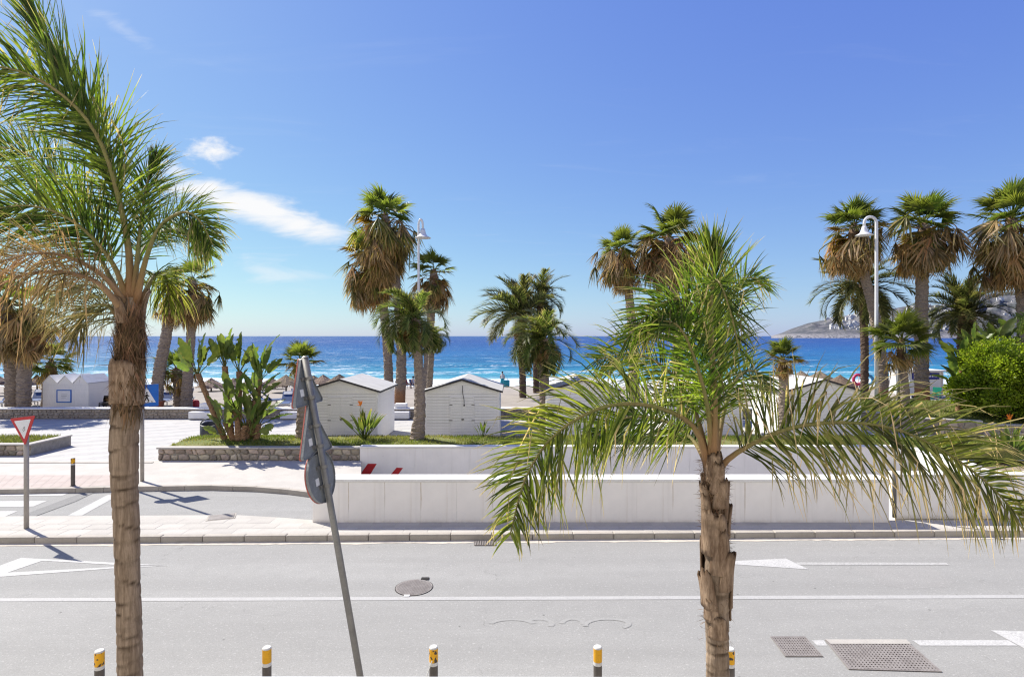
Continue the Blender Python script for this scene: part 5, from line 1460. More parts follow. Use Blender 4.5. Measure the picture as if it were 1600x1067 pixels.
# ------------------------------------------------------------------ left foreground palm
def ringed_trunk(parent, axis_px, D, name, mat, ring, seed, nside=30, rows=170, base_z=PZ, notch=.035):
    r = random.Random(seed)
    ctr = [P(x, y, D) for x, y, _ in axis_px]; hw = [w * D / FPX for _, _, w in axis_px]
    path = catmull(ctr, rows)
    hws = [hw[min(int(i / rows * (len(hw) - 1)), len(hw) - 2)] * (1 - (i / rows * (len(hw) - 1)) % 1) + hw[min(int(i / rows * (len(hw) - 1)) + 1, len(hw) - 1)] * ((i / rows * (len(hw) - 1)) % 1) for i in range(rows)] + [hw[-1]]
    zs = [path[0].z]
    rings_ = []; z = path[0].z
    while z < path[-1].z:
        z += ring * r.uniform(.6, 1.4); rings_.append((z, r.uniform(-.38, .38), r.uniform(0, 6.28)))
    v, a, f = [], [], []
    for i, p in enumerate(path):
        for k in range(nside):
            an = 2 * math.pi * k / nside
            off = 0; sc = 0
            for (zr, tilt, ph) in rings_:
                dz = p.z - (zr + tilt * .18 * math.cos(an + ph))
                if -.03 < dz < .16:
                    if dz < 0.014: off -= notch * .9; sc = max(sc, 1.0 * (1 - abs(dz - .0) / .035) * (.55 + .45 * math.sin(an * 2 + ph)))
                    else: off += notch * .35 * (1 - dz / .16)
            nz = .04 * mnoise.noise(Vector((math.cos(an) * 1.3, math.sin(an) * 1.3, p.z * 2.2 + seed))) + .015 * mnoise.noise(Vector((math.cos(an) * 5, math.sin(an) * 5, p.z * 9)))
            rr_ = hws[i] * (1 + off + nz)
            v.append((p.x + rr_ * math.cos(an), p.y + rr_ * math.sin(an), p.z)); a.append(max(0, min(1, sc)))
    for i in range(rows):
        for k in range(nside): f.append((i*nside+k, i*nside+(k+1) % nside, (i+1)*nside+(k+1) % nside, (i+1)*nside+k))
    mb = MB(); mb.add(v, f, a)
    return mb.build(name, mat, parent, True)
def boot(parent, c, az, h, w, r_in, lean, curl, seed, mat='boot', name='leaf_base'):
    """old leaf base hugging the trunk: a curved, tapering plate that flares outward at the top"""
    r = random.Random(seed); mb = MB(); nu, nv = 8, 8; v, a = [], []
    for j in range(nv + 1):
        t = j / nv
        hwid = w * (1 - .55 * t ** 1.5) / 2
        if j == nv: hwid *= .6
        rad = r_in + lean * t ** 2 + .01
        for i in range(nu + 1):
            u = (i / nu * 2 - 1)
            an = az + u * hwid / r_in
            q = rad + .012 * (1 - u * u) - curl * abs(u) * t * .3
            jag = r.uniform(-.02, .03) if j == nv else 0
            v.append((c.x + q * math.cos(an), c.y + q * math.sin(an), c.z + h * t + jag)); a.append(.8 if j == nv else max(0, (abs(u) - .82) * 2.5))
    f = [(j*(nu+1)+i, j*(nu+1)+i+1, (j+1)*(nu+1)+i+1, (j+1)*(nu+1)+i) for j in range(nv) for i in range(nu)]
    mb.add(v, f, a)
    o = mb.build(name, M[mat], parent, True)
    s = o.modifiers.new('thick', 'SOLIDIFY'); s.thickness = .018; s.offset = 1
    return o
def fibres(parent, c0, c1, r_in, n, L, seed, mat='fibre'):
    r = random.Random(seed); mb = MB()
    for i in range(n):
        t = r.random(); c = c0.lerp(c1, t); a = r.uniform(0, 6.28); q = r_in * r.uniform(.9, 1.08)
        p = Vector((c.x + q*math.cos(a), c.y + q*math.sin(a), c.z))
        d = Vector((math.cos(a) * r.uniform(.1, .7) + r.uniform(-.4, .4), math.sin(a) * r.uniform(.1, .7) + r.uniform(-.4, .4), r.uniform(-1, .9)))
        leaflet(mb, p, d, L * r.uniform(.4, 1.2), .005 * r.uniform(.5, 1.5), Vector((math.cos(a), math.sin(a), 0)), .25, Vector((0, 0, 0)), r, 0, 0, None, 3, False)
    mb.build('fibre', M[mat], parent, kind='stuff')

LD = 6.8
lpalm = thing('queen_palm', 'large foreground palm on the left with smooth ringed trunk', 'palm tree', (P(203, 1167, LD).x, LD, PZ))
holder = lpalm
def local(parent, objs):  # parts were made in world space; keep them there under the palm's base point
    for o in objs: o.location = o.location - Vector(parent.location)
lax = [(x, y, w * .77) for x, y, w in [(203, 1167, 24), (203.5, 1057, 23), (202, 980, 22.5), (199.5, 900, 22), (198, 830, 23), (195, 760, 24), (193.5, 700, 26), (196, 650, 26), (198, 610, 24.5), (200, 560, 23.5), (203, 510, 20), (206, 465, 13)]]
tr = ringed_trunk(lpalm, lax, LD, 'trunk', M['trunk_queen'], .20, 3, notch=.055)
crown_l = put('crown', None, lpalm, (0, 0, 0))
sx = LD / FPX
for k, (px, py, az, h, w, rr_, lean, curl) in enumerate(((198, 628, -84, .50, .50, 18.6, .012, .0), (198, 632, 25, .5, .46, 18.4, .02, .02), (198, 630, 165, .5, .46, 18.4, .02, .02), (204, 505, -120, .32, .2, 14.5, .05, .02), (205, 500, 40, .36, .2, 14, .06, .02))):
    c = P(px, py, LD)
    boot(crown_l, c, R(az), h, w, rr_ * sx, lean, curl, k)
def fibre_sheath(parent, c0, c1, r0, r1, n, L, seed):
    """matted brown fibre: long strands hanging down the stem in overlapping layers"""
    r = random.Random(seed); mb = MB()
    for i in range(n):
        t = r.random(); c = c0.lerp(c1, t); a = r.uniform(0, 6.28); q = (r0 + (r1 - r0) * t) * r.uniform(.94, 1.08)
        p = Vector((c.x + q*math.cos(a), c.y + q*math.sin(a), c.z))
        tw = r.uniform(-.45, .45)
        d = Vector((math.cos(a) * r.uniform(-.02, .22) - math.sin(a) * tw, math.sin(a) * r.uniform(-.02, .22) + math.cos(a) * tw, -1 if r.random() < .7 else 1))
        leaflet(mb, p, d, L * r.uniform(.4, 1.3), .012 * r.uniform(.4, 1.6), Vector((math.cos(a), math.sin(a), 0)), .05, Vector((0, 0, 0)), r, 0, 0, None, 3, False)
    mb.build('fibre', M['fibre_leaf'], parent, kind='stuff')
fibre_sheath(crown_l, P(200, 592, LD), P(206, 492, LD), 18.5 * sx, 15.5 * sx, 2600, .26, 4)
fibre_sheath(crown_l, P(198, 650, LD), P(200, 585, LD), 19.6 * sx, 19.4 * sx, 420, .22, 45)
fibres(crown_l, P(200, 600, LD), P(205, 490, LD), 18 * sx, 260, .2, 9)
fibres(crown_l, P(198, 634, LD), P(198, 618, LD), 19.5 * sx, 260, .10, 5)
feather(crown_l, px_path([(203, 480, 6.8), (202, 400, 6.8), (188, 320, 6.7), (165, 240, 6.6), (130, 180, 6.5), (70, 130, 6.4), (0, 105, 6.3), (-90, 110, 6.2)]), 168, .92, 0.0201, seed=11, droop=.16, a0=68, a1=40, wind=(-.5, 0, 0), t0=.2, r0=.036, kink=.16)
feather(crown_l, px_path([(206, 480, 6.8), (200, 390, 6.85), (178, 290, 6.9), (128, 170, 6.95), (75, 70, 7.0), (20, -40, 7.0)]), 137, 1.25, 0.0201, seed=12, droop=.04, a0=26, a1=10, plum=60, wind=(-.15, 0, .1), t0=.32, mat='feather', dry0=.03, kink=.16)
feather(crown_l, px_path([(208, 475, 6.8), (215, 400, 6.8), (222, 335, 6.9), (232, 280, 7), (246, 240, 7.1)]), 91, .62, 0.0161, seed=13, droop=.12, a0=55, a1=22, wind=(.1, 0, 0), t0=.28, drytip=.2, kink=.15)
feather(crown_l, px_path([(212, 475, 6.8), (228, 405, 6.7), (250, 355, 6.5), (285, 332, 6.3), (312, 345, 6.2), (334, 385, 6.15)]), 122, .50, 0.0148, seed=14, droop=.20, a0=64, a1=40, t0=.3, drytip=.15, kink=.1)
feather(crown_l, px_path([(200, 475, 6.8), (175, 410, 6.7), (120, 350, 6.5), (50, 322, 6.4), (-40, 332, 6.3)]), 137, .95, 0.0175, seed=15, droop=.15, a0=62, a1=38, wind=(-.6, 0, 0), t0=.25, kink=.16)
feather(crown_l, px_path([(199, 480, 6.8), (165, 420, 7.0), (110, 300, 7.2), (40, 240, 7.3), (-40, 225, 7.3)]), 122, .95, 0.0175, seed=19, droop=.15, a0=62, a1=38, wind=(-.5, 0, 0), t0=.3, kink=.16)
feather(crown_l, px_path([(198, 478, 6.8), (160, 430, 6.4), (100, 400, 6.0), (40, 398, 5.7), (-40, 425, 5.5)]), 91, .72, 0.0101, mat='feather_dead', seed=16, droop=.16, a0=62, a1=35, wind=(-.05, 0, .05), plum=60, t0=.22, kink=.75, dry0=.4, pet='petiole_brown', upb=25)
feather(crown_l, px_path([(195, 492, 6.85), (160, 452, 7.1), (122, 446, 7.4), (85, 470, 7.6)]), 91, .95, 0.0134, mat='feather_olive', seed=17, droop=.42, a0=60, a1=30, wind=(-.55, 0, -.2), plum=50, t0=.1, kink=.15, dry0=.2, drytip=.4)
feather(crown_l, px_path([(196, 512, 6.85), (168, 478, 7.0), (138, 484, 7.15), (116, 530, 7.25)]), 87, .78, 0.0138, mat='feather_olive', seed=22, droop=.40, a0=60, a1=34, wind=(-.5, 0, -.2), plum=55, t0=.05, kink=.2, dry0=.25, drytip=.4)
feather(crown_l, px_path([(192, 485, 6.75), (150, 440, 6.3), (80, 425, 5.9), (10, 440, 5.6), (-60, 490, 5.5)]), 87, .75, 0.0120, mat='feather_dead', seed=23, droop=.22, a0=66, a1=40, wind=(-.1, 0, 0), plum=60, t0=.25, kink=.6, dry0=.35, pet='petiole_brown', upb=10)
feather(crown_l, px_path([(215, 485, 6.8), (240, 432, 7.1), (258, 432, 7.4), (265, 478, 7.5)]), 70, .62, 0.0161, mat='feather_yellow', seed=18, droop=.5, a0=60, a1=30, wind=(-.05, 0, -.3), t0=.2, dry0=.05, kink=.16)
feather(crown_l, px_path([(205, 478, 6.8), (212, 420, 7.1), (240, 370, 7.5), (290, 360, 7.9), (330, 400, 8.1)]), 107, .6, 0.0148, seed=20, droop=.2, a0=64, a1=40, t0=.3, drytip=.15, kink=.16)

# ------------------------------------------------------------------ right foreground palm
RD = 6.5
rpalm = thing('queen_palm', 'young foreground palm on the right with shaggy leaf-base trunk', 'palm tree', (P(1121, 1196, RD).x, RD, PZ))
rax = [(1121, 1196, 18), (1121.5, 1057, 17.5), (1121, 1010, 17), (1120, 960, 18), (1121, 900, 20), (1120, 850, 18), (1118, 800, 15), (1117, 755, 13), (1113, 712, 9)]
ringed_trunk(rpalm, rax, RD, 'trunk', M['trunk_queen'], .14, 8, 26, 120, notch=.05)
crown_r = put('crown', None, rpalm, (0, 0, 0))
sx = RD / FPX
bk = 0
rr0 = random.Random(21)
for (py, hwx, hgt) in ((990, 17, .24), (965, 18, .30), (945, 20, .40), (915, 21, .46), (890, 21, .46), (862, 20, .46), (838, 18, .42), (812, 16, .40), (790, 15, .36), (768, 14, .34), (750, 12, .32)):
    for q in range(3):
        az = R(-90 + q * 120 + bk * 47 + rr0.uniform(-15, 15))
        boot(crown_r, P(1120 - (950 - py) * .02, py, RD), az, hgt * rr0.uniform(.8, 1.15), .21 * hwx / 19, hwx * sx * .93, rr0.uniform(.008, .04), .03, 100 + bk)
        bk += 1
fibres(crown_r, P(1120, 860, RD), P(1114, 715, RD), 18 * sx, 900, .10, 6)
fibre_sheath(crown_r, P(1120, 850, RD), P(1113, 722, RD), 17 * sx, 11 * sx, 900, .16, 44)
fibres(crown_r, P(1120, 1000, RD), P(1120, 900, RD), 20 * sx, 160, .09, 7)
feather(crown_r, px_path([(1108, 730, 6.5), (1085, 668, 6.4), (1030, 637, 6.2), (960, 632, 6.0), (900, 655, 5.9), (852, 695, 5.85), (818, 755, 5.85), (797, 835, 5.9)]), 146, .80, 0.0201, mat='feather_yellow', seed=31, droop=.26, a0=74, a1=46, wind=(-.25, 0, 0), t0=.14, dry0=.04, drytip=.22, kink=.14, plum=30, upb=14)
feather(crown_r, px_path([(1118, 738, 6.5), (1150, 708, 6.4), (1220, 673, 6.2), (1300, 660, 6.0), (1390, 668, 5.9), (1470, 702, 5.8), (1540, 752, 5.75), (1600, 815, 5.7)]), 160, .92, 0.0201, mat='feather_yellow', seed=32, droop=.30, a0=74, a1=46, wind=(.05, 0, 0), t0=.16, dry0=.08, drytip=.40, kink=.42, plum=28, upb=22, pet='petiole')
feather(crown_r, px_path([(1113, 730, 6.5), (1112, 640, 6.52), (1111, 560, 6.55), (1112, 485, 6.6), (1113, 420, 6.6), (1112, 385, 6.6)]), 153, .80, 0.0187, seed=33, droop=.06, a0=66, a1=14, t0=.15, plum=45, wind=(-.05, 0, .05), drytip=.05, kink=.16)
feather(crown_r, px_path([(1115, 728, 6.45), (1117, 620, 6.3), (1112, 520, 6.2), (1112, 458, 6.05), (1121, 438, 5.8), (1139, 480, 5.6), (1156, 550, 5.5)]), 63, .55, 0.0161, seed=34, droop=.10, a0=58, a1=40, t0=.42, plum=55, wind=(-.55, 0, .05), drytip=.06, kink=.16)
feather(crown_r, px_path([(1114, 728, 6.5), (1115, 620, 6.45), (1110, 550, 6.4), (1096, 495, 6.3), (1066, 468, 6.15), (1022, 482, 6.0), (975, 535, 5.9)]), 107, .66, 0.0175, seed=39, droop=.13, a0=62, a1=38, t0=.28, plum=45, wind=(-.5, 0, -.1), drytip=.08, kink=.16)
feather(crown_r, px_path([(1116, 728, 6.5), (1122, 640, 6.6), (1130, 540, 6.8), (1142, 470, 7.0), (1165, 435, 7.1), (1195, 440, 7.2)]), 75, .62, 0.0161, seed=40, droop=.12, a0=60, a1=34, t0=.3, plum=45, wind=(.1, 0, 0), drytip=.08, kink=.16)
feather(crown_r, px_path([(1108, 728, 6.5), (1085, 640, 6.7), (1045, 580, 6.9), (990, 552, 7.1), (932, 562, 7.3)]), 86, .78, 0.0175, seed=35, droop=.17, a0=68, a1=40, t0=.22, wind=(-.25, 0, 0), drytip=.12, kink=.16)
feather(crown_r, px_path([(1116, 728, 6.55), (1132, 640, 6.9), (1152, 590, 7.2), (1180, 580, 7.5), (1205, 610, 7.7)]), 83, .62, 0.0175, seed=36, droop=.18, a0=62, a1=36, t0=.25, drytip=.08, kink=.16)
feather(crown_r, px_path([(1108, 730, 6.5), (1080, 685, 6.9), (1030, 655, 7.2), (970, 655, 7.4), (915, 695, 7.4)]), 111, .72, 0.0175, seed=37, droop=.24, a0=66, a1=40, t0=.2, wind=(-.2, 0, 0), drytip=.15, kink=.16)
feather(crown_r, px_path([(1112, 728, 6.5), (1106, 640, 6.3), (1085, 560, 6.1), (1060, 510, 6.0), (1025, 500, 5.9)]), 86, .72, 0.0181, seed=38, droop=.15, a0=62, a1=36, t0=.25, wind=(-.4, 0, 0), drytip=.06, kink=.16)
for root in (lpalm, rpalm):
    for o in root.children: o.location = Vector(o.location) - Vector(root.location)

# ------------------------------------------------------------------ fan palms (shared leaf meshes)
def fan_mesh(seed, dead, mat, name=None):
    r = random.Random(seed); mb = MB()
    if not dead:
        pl_ = 0.52
        mb.tube([(0, 0, 0), (.2, 0, .02), (pl_, 0, 0)], [.022, .014, .010], 5, a=[.25, .1, 0])
        n = 30; spread = 112; Rr = .55
        for i in range(n):
            a = R(-spread + 2 * spread * i / (n - 1)) + r.uniform(-.03, .03)
            L = Rr * (1 - .22 * (abs(i - (n-1)/2) / (n/2)) ** 2) * r.uniform(.9, 1.08)
            d = Vector((math.cos(a), math.sin(a), .18)); s = Vector((-math.sin(a), math.cos(a), 0))
            tip = r.uniform(.15, .55); rows = []
            for t, w in ((0.0, .02), (.3, .9), (.55, 1.0), (.8, .45), (1.0, .04)):
                z = -L * tip * max(0, t - .45) ** 1.5 * 2.0
                p = Vector((pl_, 0, 0)) + d * (L * t) + Vector((0, 0, z))
                hw = w * R(2 * spread / (n - 1)) * L * .55 * .52
                rows.append((p - s * hw - Vector((0, 0, hw * .5)), p + Vector((0, 0, hw * .4)), p + s * hw - Vector((0, 0, hw * .5)), max(0, (t - .7) * .9)))
            v, at = [], []
            for q in rows: v += list(q[:3]); at += [q[3]] * 3
            mb.add(v, [(k*3+j, k*3+j+1, (k+1)*3+j+1, (k+1)*3+j) for k in range(4) for j in range(2)], at)
    else:
        out = r.uniform(.30, .78)
        path = catmull([(0, 0, 0), (out * .6, 0, .02), (out, 0, -.06), (out + .05, 0, -.18)], 6)
        mb.tube(path, [.02, .018, .016, .013, .012, .010, .009], 5, a=[.3] * 7)
        hub = path[-1]; n = 24
        for i in range(n):
            a = R(-62 + 124 * i / (n - 1)) * r.uniform(.7, 1.1)
            L = r.uniform(.42, .72)
            d = Vector((math.sin(r.uniform(-.5, .6)) * .7, math.sin(a) * .8, -math.cos(a)))
            leaflet(mb, hub, d, L, .032 * r.uniform(.6, 1.5), Vector((1, r.uniform(-.6, .6), 0)), .32, Vector((0, 0, 0)), r, r.uniform(0, .6), .5, r.uniform(.4, .8) if r.random() < .35 else None, 5, False)
    return mb.mesh(name or ('dead_frond' if dead else 'frond'), M[mat], False)
FAN = [fan_mesh(k, False, 'fan') for k in range(5)]
FANY = [fan_mesh(k + 20, False, 'fan_yellow') for k in range(2)]
DEAD = [fan_mesh(k + 40, True, ('fan_dead', 'fan_dead', 'fan_dead2')[k % 3]) for k in range(9)]
HANG = [fan_mesh(k + 60, True, 'fan', 'frond') for k in range(4)]
def place_leaf(me, parent, p, az, el, scale, roll, name):
    q = Quaternion((0, 0, 1), az) @ Quaternion((0, 1, 0), -el) @ Quaternion((1, 0, 0), roll)
    o = put(name, me, parent, p, q.to_euler(), scale); return o
def fan_trunk(parent, path, radii, seed, mat='trunk_fan', foot=0.0, rough=.16):
    n = 14; rows = max(24, int((path[-1] - path[0]).length / .07)); pp = catmull(path, rows); v, a, f = [], [], []
    r = random.Random(seed)
    for i, p in enumerate(pp):
        t = i / rows; k = t * (len(radii) - 1); k0 = min(int(k), len(radii) - 2); rr_ = radii[k0] + (radii[k0 + 1] - radii[k0]) * (k - k0)
        for q in range(n):
            an = 2*math.pi*(q + .5 * (i % 2)) / n
            jag = rough * r.uniform(-.6, 1.0) if p.z - path[0].z > foot else .03 * r.random()
            x = rr_ * (1 + jag)
            v.append((p.x + x*math.cos(an), p.y + x*math.sin(an), p.z)); a.append(.85 * max(0.0, min(1.0, (foot - (p.z - path[0].z) + r.uniform(-.1, .1)) / .45)) if foot else 0.0)
    f = [(i*n+k, i*n+(k+1) % n, (i+1)*n+(k+1) % n, (i+1)*n+k) for i in range(rows) for k in range(n)]
    mb = MB(); mb.add(v, f, a); return mb.build('trunk', M[mat], parent, False)
def fan_palm(label, base, pts_px, D, rpx, size, ng, nd, skirt, seed, wind=(0, 0), ny=2, foot=0.0, elmin=-25, trunk='trunk_fan', group='fan palms', squash=1.0, dead_scale=1.0, hang=.14):
    """pts_px: trunk centre line bottom to crown centre (px,py); size: leaf length m; skirt: metres of trunk covered by dead leaves"""
    r = random.Random(seed)
    path = [P(x, y, D) for x, y in pts_px]
    t = thing('fan_palm', label, 'palm tree', path[0], 0, group)
    lp2 = [p - path[0] for p in path]
    s = D / FPX
    radii = [w * s for w in rpx]
    fan_trunk(t, lp2, radii, seed, trunk, foot)
    top = lp2[-1]
    mb = MB(); mb.tube([top - Vector((0, 0, size * .5)), top - Vector((0, 0, size * .2)), top + Vector((0, 0, size * .12))], [radii[-1] * 1.1, radii[-1] * 1.25, radii[-1] * .4], 10)
    cr = mb.build('crown', M['fibre'], t)
    W = Vector((wind[0], wind[1], 0))
    for i in range(ng):
        az = 2.399 * i + r.uniform(-.3, .3); u = (i + .5) / ng
        el = R(84 - (84 - elmin) * u ** .8 + r.uniform(-14, 14))
        d = Vector((math.cos(az) * math.cos(el), math.sin(az) * math.cos(el), math.sin(el))) + W
        az2, el2 = math.atan2(d.y, d.x), math.atan2(d.z, math.hypot(d.x, d.y))
        me = FANY[r.randrange(2)] if (i >= ng - ny) else FAN[r.randrange(5)]
        place_leaf(me, cr, top + Vector((0, 0, r.uniform(-.08, .08) * size)), az2, el2, size * r.uniform(.82, 1.12), r.uniform(-.5, .5), 'frond')
    for i in range(nd):
        az = 2.399 * i + r.uniform(-.4, .4); u = r.random()
        d = Vector((math.cos(az), math.sin(az), 0)) + W * .5
        az2 = math.atan2(d.y, d.x)
        sc = size * r.uniform(.75, 1.15) * (1 - .25 * u) * dead_scale
        green = r.random() < hang
        if green: u *= .6
        place_leaf(HANG[r.randrange(4)] if green else DEAD[r.randrange(9)], cr, top - Vector((0, 0, .1 * size + u * skirt)), az2, R(r.uniform(-42, 30) * (1 - .3*u)), sc * (1.1 if green else 1), r.uniform(-.4, .4), 'frond' if green else 'dead_frond')
    return t
# (label, pts, D, ...) crown centres are where green meets brown
fan_palm('tall right palm with thick rough trunk and rust-brown foot', None, [(1441, 634), (1440, 560), (1440, 480), (1444, 352)], 36, (10.5, 9, 8.5, 8), 2.25, 22, 85, 1.5, 101, dead_scale=1.15, ny=4, foot=1.4)
fan_palm('tall right palm with curving trunk left of the hooked lamp', None, [(1377, 634), (1377, 570), (1366, 490), (1348, 420), (1334, 355)], 37, (9.5, 8, 7, 7, 6.5), 2.1, 20, 85, 1.7, 102, dead_scale=1.15, ny=3, foot=1.3)
fan_palm('tall palm cut by the right edge above the broad leaves', None, [(1601, 640), (1600, 560), (1598, 470), (1580, 345)], 34, (9, 8.5, 8, 7.5), 2.4, 24, 99, 2.4, 103, dead_scale=1.12, ny=3)
fan_palm('tall central palm with the highest shaggy brown-green crown', None, [(624, 634), (627, 560), (622, 470), (612, 400), (602, 338)], 36, (9, 7.2, 7, 6.5, 6), 2.2, 18, 121, 2.6, 104, dead_scale=1.12, wind=(-.22, 0), ny=1, foot=1.2, hang=.32)
fan_palm('tall central palm with leaning trunk and lower brown skirt at left', None, [(608, 634), (606, 560), (599, 480), (588, 440), (580, 400)], 37, (8, 6.5, 6.5, 6, 6), 2.0, 10, 105, 2.2, 105, dead_scale=1.12, wind=(-.3, 0), ny=7, elmin=-40, hang=.2)
fan_palm('central palm behind the slim lamp post with sparse green crown', None, [(666, 640), (668, 570), (673, 500), (678, 425)], 35, (7.5, 6, 6, 5.5), 1.6, 12, 44, 1.5, 106, dead_scale=1.12, wind=(-.15, 0), ny=2, foot=.9)
fan_palm('palm with brown skirt left of the upright foreground crown', None, [(992, 640), (990, 560), (985, 480), (972, 392)], 36, (8, 7, 6.5, 6), 1.75, 12, 68, 1.5, 107, dead_scale=1.15, wind=(-.2, 0), ny=2)
fan_palm('broad palm crown behind the upright foreground crown', None, [(1062, 640), (1060, 560), (1055, 470), (1045, 372)], 35, (9, 8, 7.5, 7), 2.1, 20, 92, 1.6, 108, dead_scale=1.15, ny=3)
fan_palm('leftmost of the twin thick palm trunks at the left edge', None, [(20, 640), (19, 580), (12, 500), (5, 470)], 35.5, (10, 9.5, 10, 9), 2.0, 10, 85, 2.6, 109, dead_scale=1.1, ny=3, trunk='trunk_fan', elmin=-35)
fan_palm('right one of the twin thick palm trunks at the left edge', None, [(37, 640), (38, 580), (42, 520), (46, 480)], 35.2, (9.5, 9, 9, 8), 1.9, 10, 77, 2.2, 110, dead_scale=1.1, ny=3, elmin=-35)
fan_palm('small green palm behind the white changing cabins', None, [(72, 640), (75, 600), (80, 566)], 39, (7, 7, 6), 1.6, 20, 14, .8, 111, ny=0, elmin=-40)
fan_palm('palm with drooping brown skirt and fruit stalks behind the left foreground palm', None, [(291, 640), (294, 580), (300, 500), (301, 438)], 37, (8.5, 7, 6, 5.5), 1.75, 9, 83, 1.7, 112, dead_scale=1.15, wind=(.15, 0), ny=3)
fan_palm('palm with a dark leaning trunk just right of the left foreground trunk', None, [(243, 640), (249, 580), (262, 510), (268, 455)], 36.5, (9, 8.5, 7.5, 7), 1.5, 14, 40, 1.4, 113, ny=5, elmin=-45)
fan_palm('stubby dark-fronded palm on the beach behind the tall broad-leaved plant', None, [(280, 640), (280, 610), (276, 578)], 38, (8, 8, 7), 1.55, 16, 16, .5, 114, ny=0, elmin=-35, wind=(-.2, 0))
# planter palms (nearer, slim, wind-swept)
fan_palm('small palm behind the leaning signs with yellow-green swept crown', None, [(473, 690), (474, 640), (473, 600), (469, 566)], 24.2, (11, 9.5, 7, 5.5), .95, 16, 20, .4, 117, wind=(-.1, 0), ny=3, elmin=-20, squash=.6, dead_scale=.7)
fan_palm('small yellowish palm in front of the rightmost hut', None, [(1224, 690), (1224, 640), (1224, 600), (1223, 562)], 24.0, (9, 7.5, 6.5, 6), .92, 17, 26, .35, 118, ny=6, elmin=-10, dead_scale=.7)
fan_palm('low bushy palm beside the triangular sign on the right', None, [(1412, 652), (1414, 610), (1410, 570), (1408, 535)], 30, (7.5, 6, 5.5, 5), 1.75, 24, 22, .5, 119, ny=0, elmin=-30, dead_scale=.8)

# ------------------------------------------------------------------ date palms (shared frond meshes)
def date_mesh(seed, bend, L=1.0, mat='date'):
    r = random.Random(seed); mb = MB(); N_ = 24; pts = []; p = Vector((0, 0, 0)); e = R(10)
    for i in range(N_ + 1):
        pts.append(p.copy()); p = p + Vector((math.cos(e), 0, math.sin(e))) * L / N_; e -= R(bend) / N_ * (.4 + 1.2 * i / N_)
    mb.tube(pts[::3], [.016 * (1 - .8 * k / 8) for k in range(9)], 5, a=[.35] * 9)
    for i in range(58):
        t = .1 + .9 * (i + .5) / 58; k = min(N_ - 1, int(t * N_)); q = pts[k].lerp(pts[k + 1], t * N_ - k); T_ = (pts[k + 1] - pts[k]).normalized(); U_ = Vector((-T_.z, 0, T_.x))
        for sd in (-1, 1):
            a = R(58 - 30 * t + r.uniform(-8, 8)); d = T_ * math.cos(a) + (Vector((0, sd, 0)) * .8 + U_ * r.uniform(-.1, .6)).normalized() * math.sin(a)
            leaflet(mb, q, d, L * .24 * (.5 + .6 * math.sin(math.pi * (t * .75 + .15))) * r.uniform(.85, 1.1), .019 * L, U_, .10, Vector((0, 0, 0)), r, r.uniform(0, .2), .2, None, 3, False)
    return mb.mesh('frond', M[mat], False)
DATE = [date_mesh(k, b_) for k, b_ in enumerate((55, 75, 95, 110))]
PLUME = [date_mesh(k + 9, b_, mat='plume') for k, b_ in enumerate((95, 120, 140, 150))]
def date_palm(label, pts_px, D, rpx, size, n, seed, wind=(0, 0), elmin=-35, nd=10, trunk='trunk_date', group='date palms', elmax=80, meshes=None, kindname='date_palm', dsc=.45):
    meshes = meshes or DATE
    r = random.Random(seed); path = [P(x, y, D) for x, y in pts_px]
    t = thing(kindname, label, 'palm tree', path[0], 0, group); lp2 = [p - path[0] for p in path]; s = D / FPX; radii = [w * s for w in rpx]
    fan_trunk(t, lp2, radii, seed, trunk, 0, .14); top = lp2[-1]
    mb = MB(); mb.tube([top - Vector((0, 0, size * .22)), top - Vector((0, 0, size * .08)), top + Vector((0, 0, size * .06))], [radii[-1] * 1.0, radii[-1] * 1.5, radii[-1] * .5], 10)
    cr = mb.build('crown', M['boot'], t); W = Vector((wind[0], wind[1], 0))
    for i in range(n):
        az = 2.399 * i + r.uniform(-.25, .25); u = (i + .5) / n; el = R(elmax - (elmax - elmin) * u + r.uniform(-7, 7))
        d = Vector((math.cos(az)*math.cos(el), math.sin(az)*math.cos(el), math.sin(el))) + W
        az2, el2 = math.atan2(d.y, d.x), math.atan2(d.z, math.hypot(d.x, d.y))
        place_leaf(meshes[min(3, int(u * 2.4 + r.random() * 1.4))], cr, top, az2, el2, size * r.uniform(.85, 1.08), r.uniform(-.4, .4), 'frond')
    for i in range(nd):
        az = r.uniform(0, 6.28)
        place_leaf(DEAD[r.randrange(9)], cr, top - Vector((0, 0, .06 * size)), az, R(r.uniform(-40, 0)), size * dsc, 0, 'dead_frond')
    return t
date_palm('date palm with a slim dark trunk and spiky fronds swept left', [(817, 622), (816, 580), (812, 540), (818, 496)], 46, (5.5, 5, 4.5, 4.5), 4.0, 34, 201, (-.45, .1), -20)
date_palm('far date palm with its dark crown blown to the right', [(838, 614), (838, 570), (840, 520), (846, 462)], 47, (5, 5, 4.5, 4.5), 2.6, 26, 202, (.1, 0), -55, 4)
date_palm('date palm with thin dark trunk drooping behind the hooked lamp', [(1350, 640), (1351, 570), (1350, 500), (1347, 446)], 40, (6, 5.5, 5.5, 6.5), 3.5, 30, 203, (0, 0), -45, 6, elmax=45)
date_palm('full date palm rising behind the broad leaves at right', [(1512, 650), (1511, 590), (1509, 530), (1508, 492)], 38, (11, 11, 11, 10), 2.9, 44, 204, (0, 0), -25, 6)

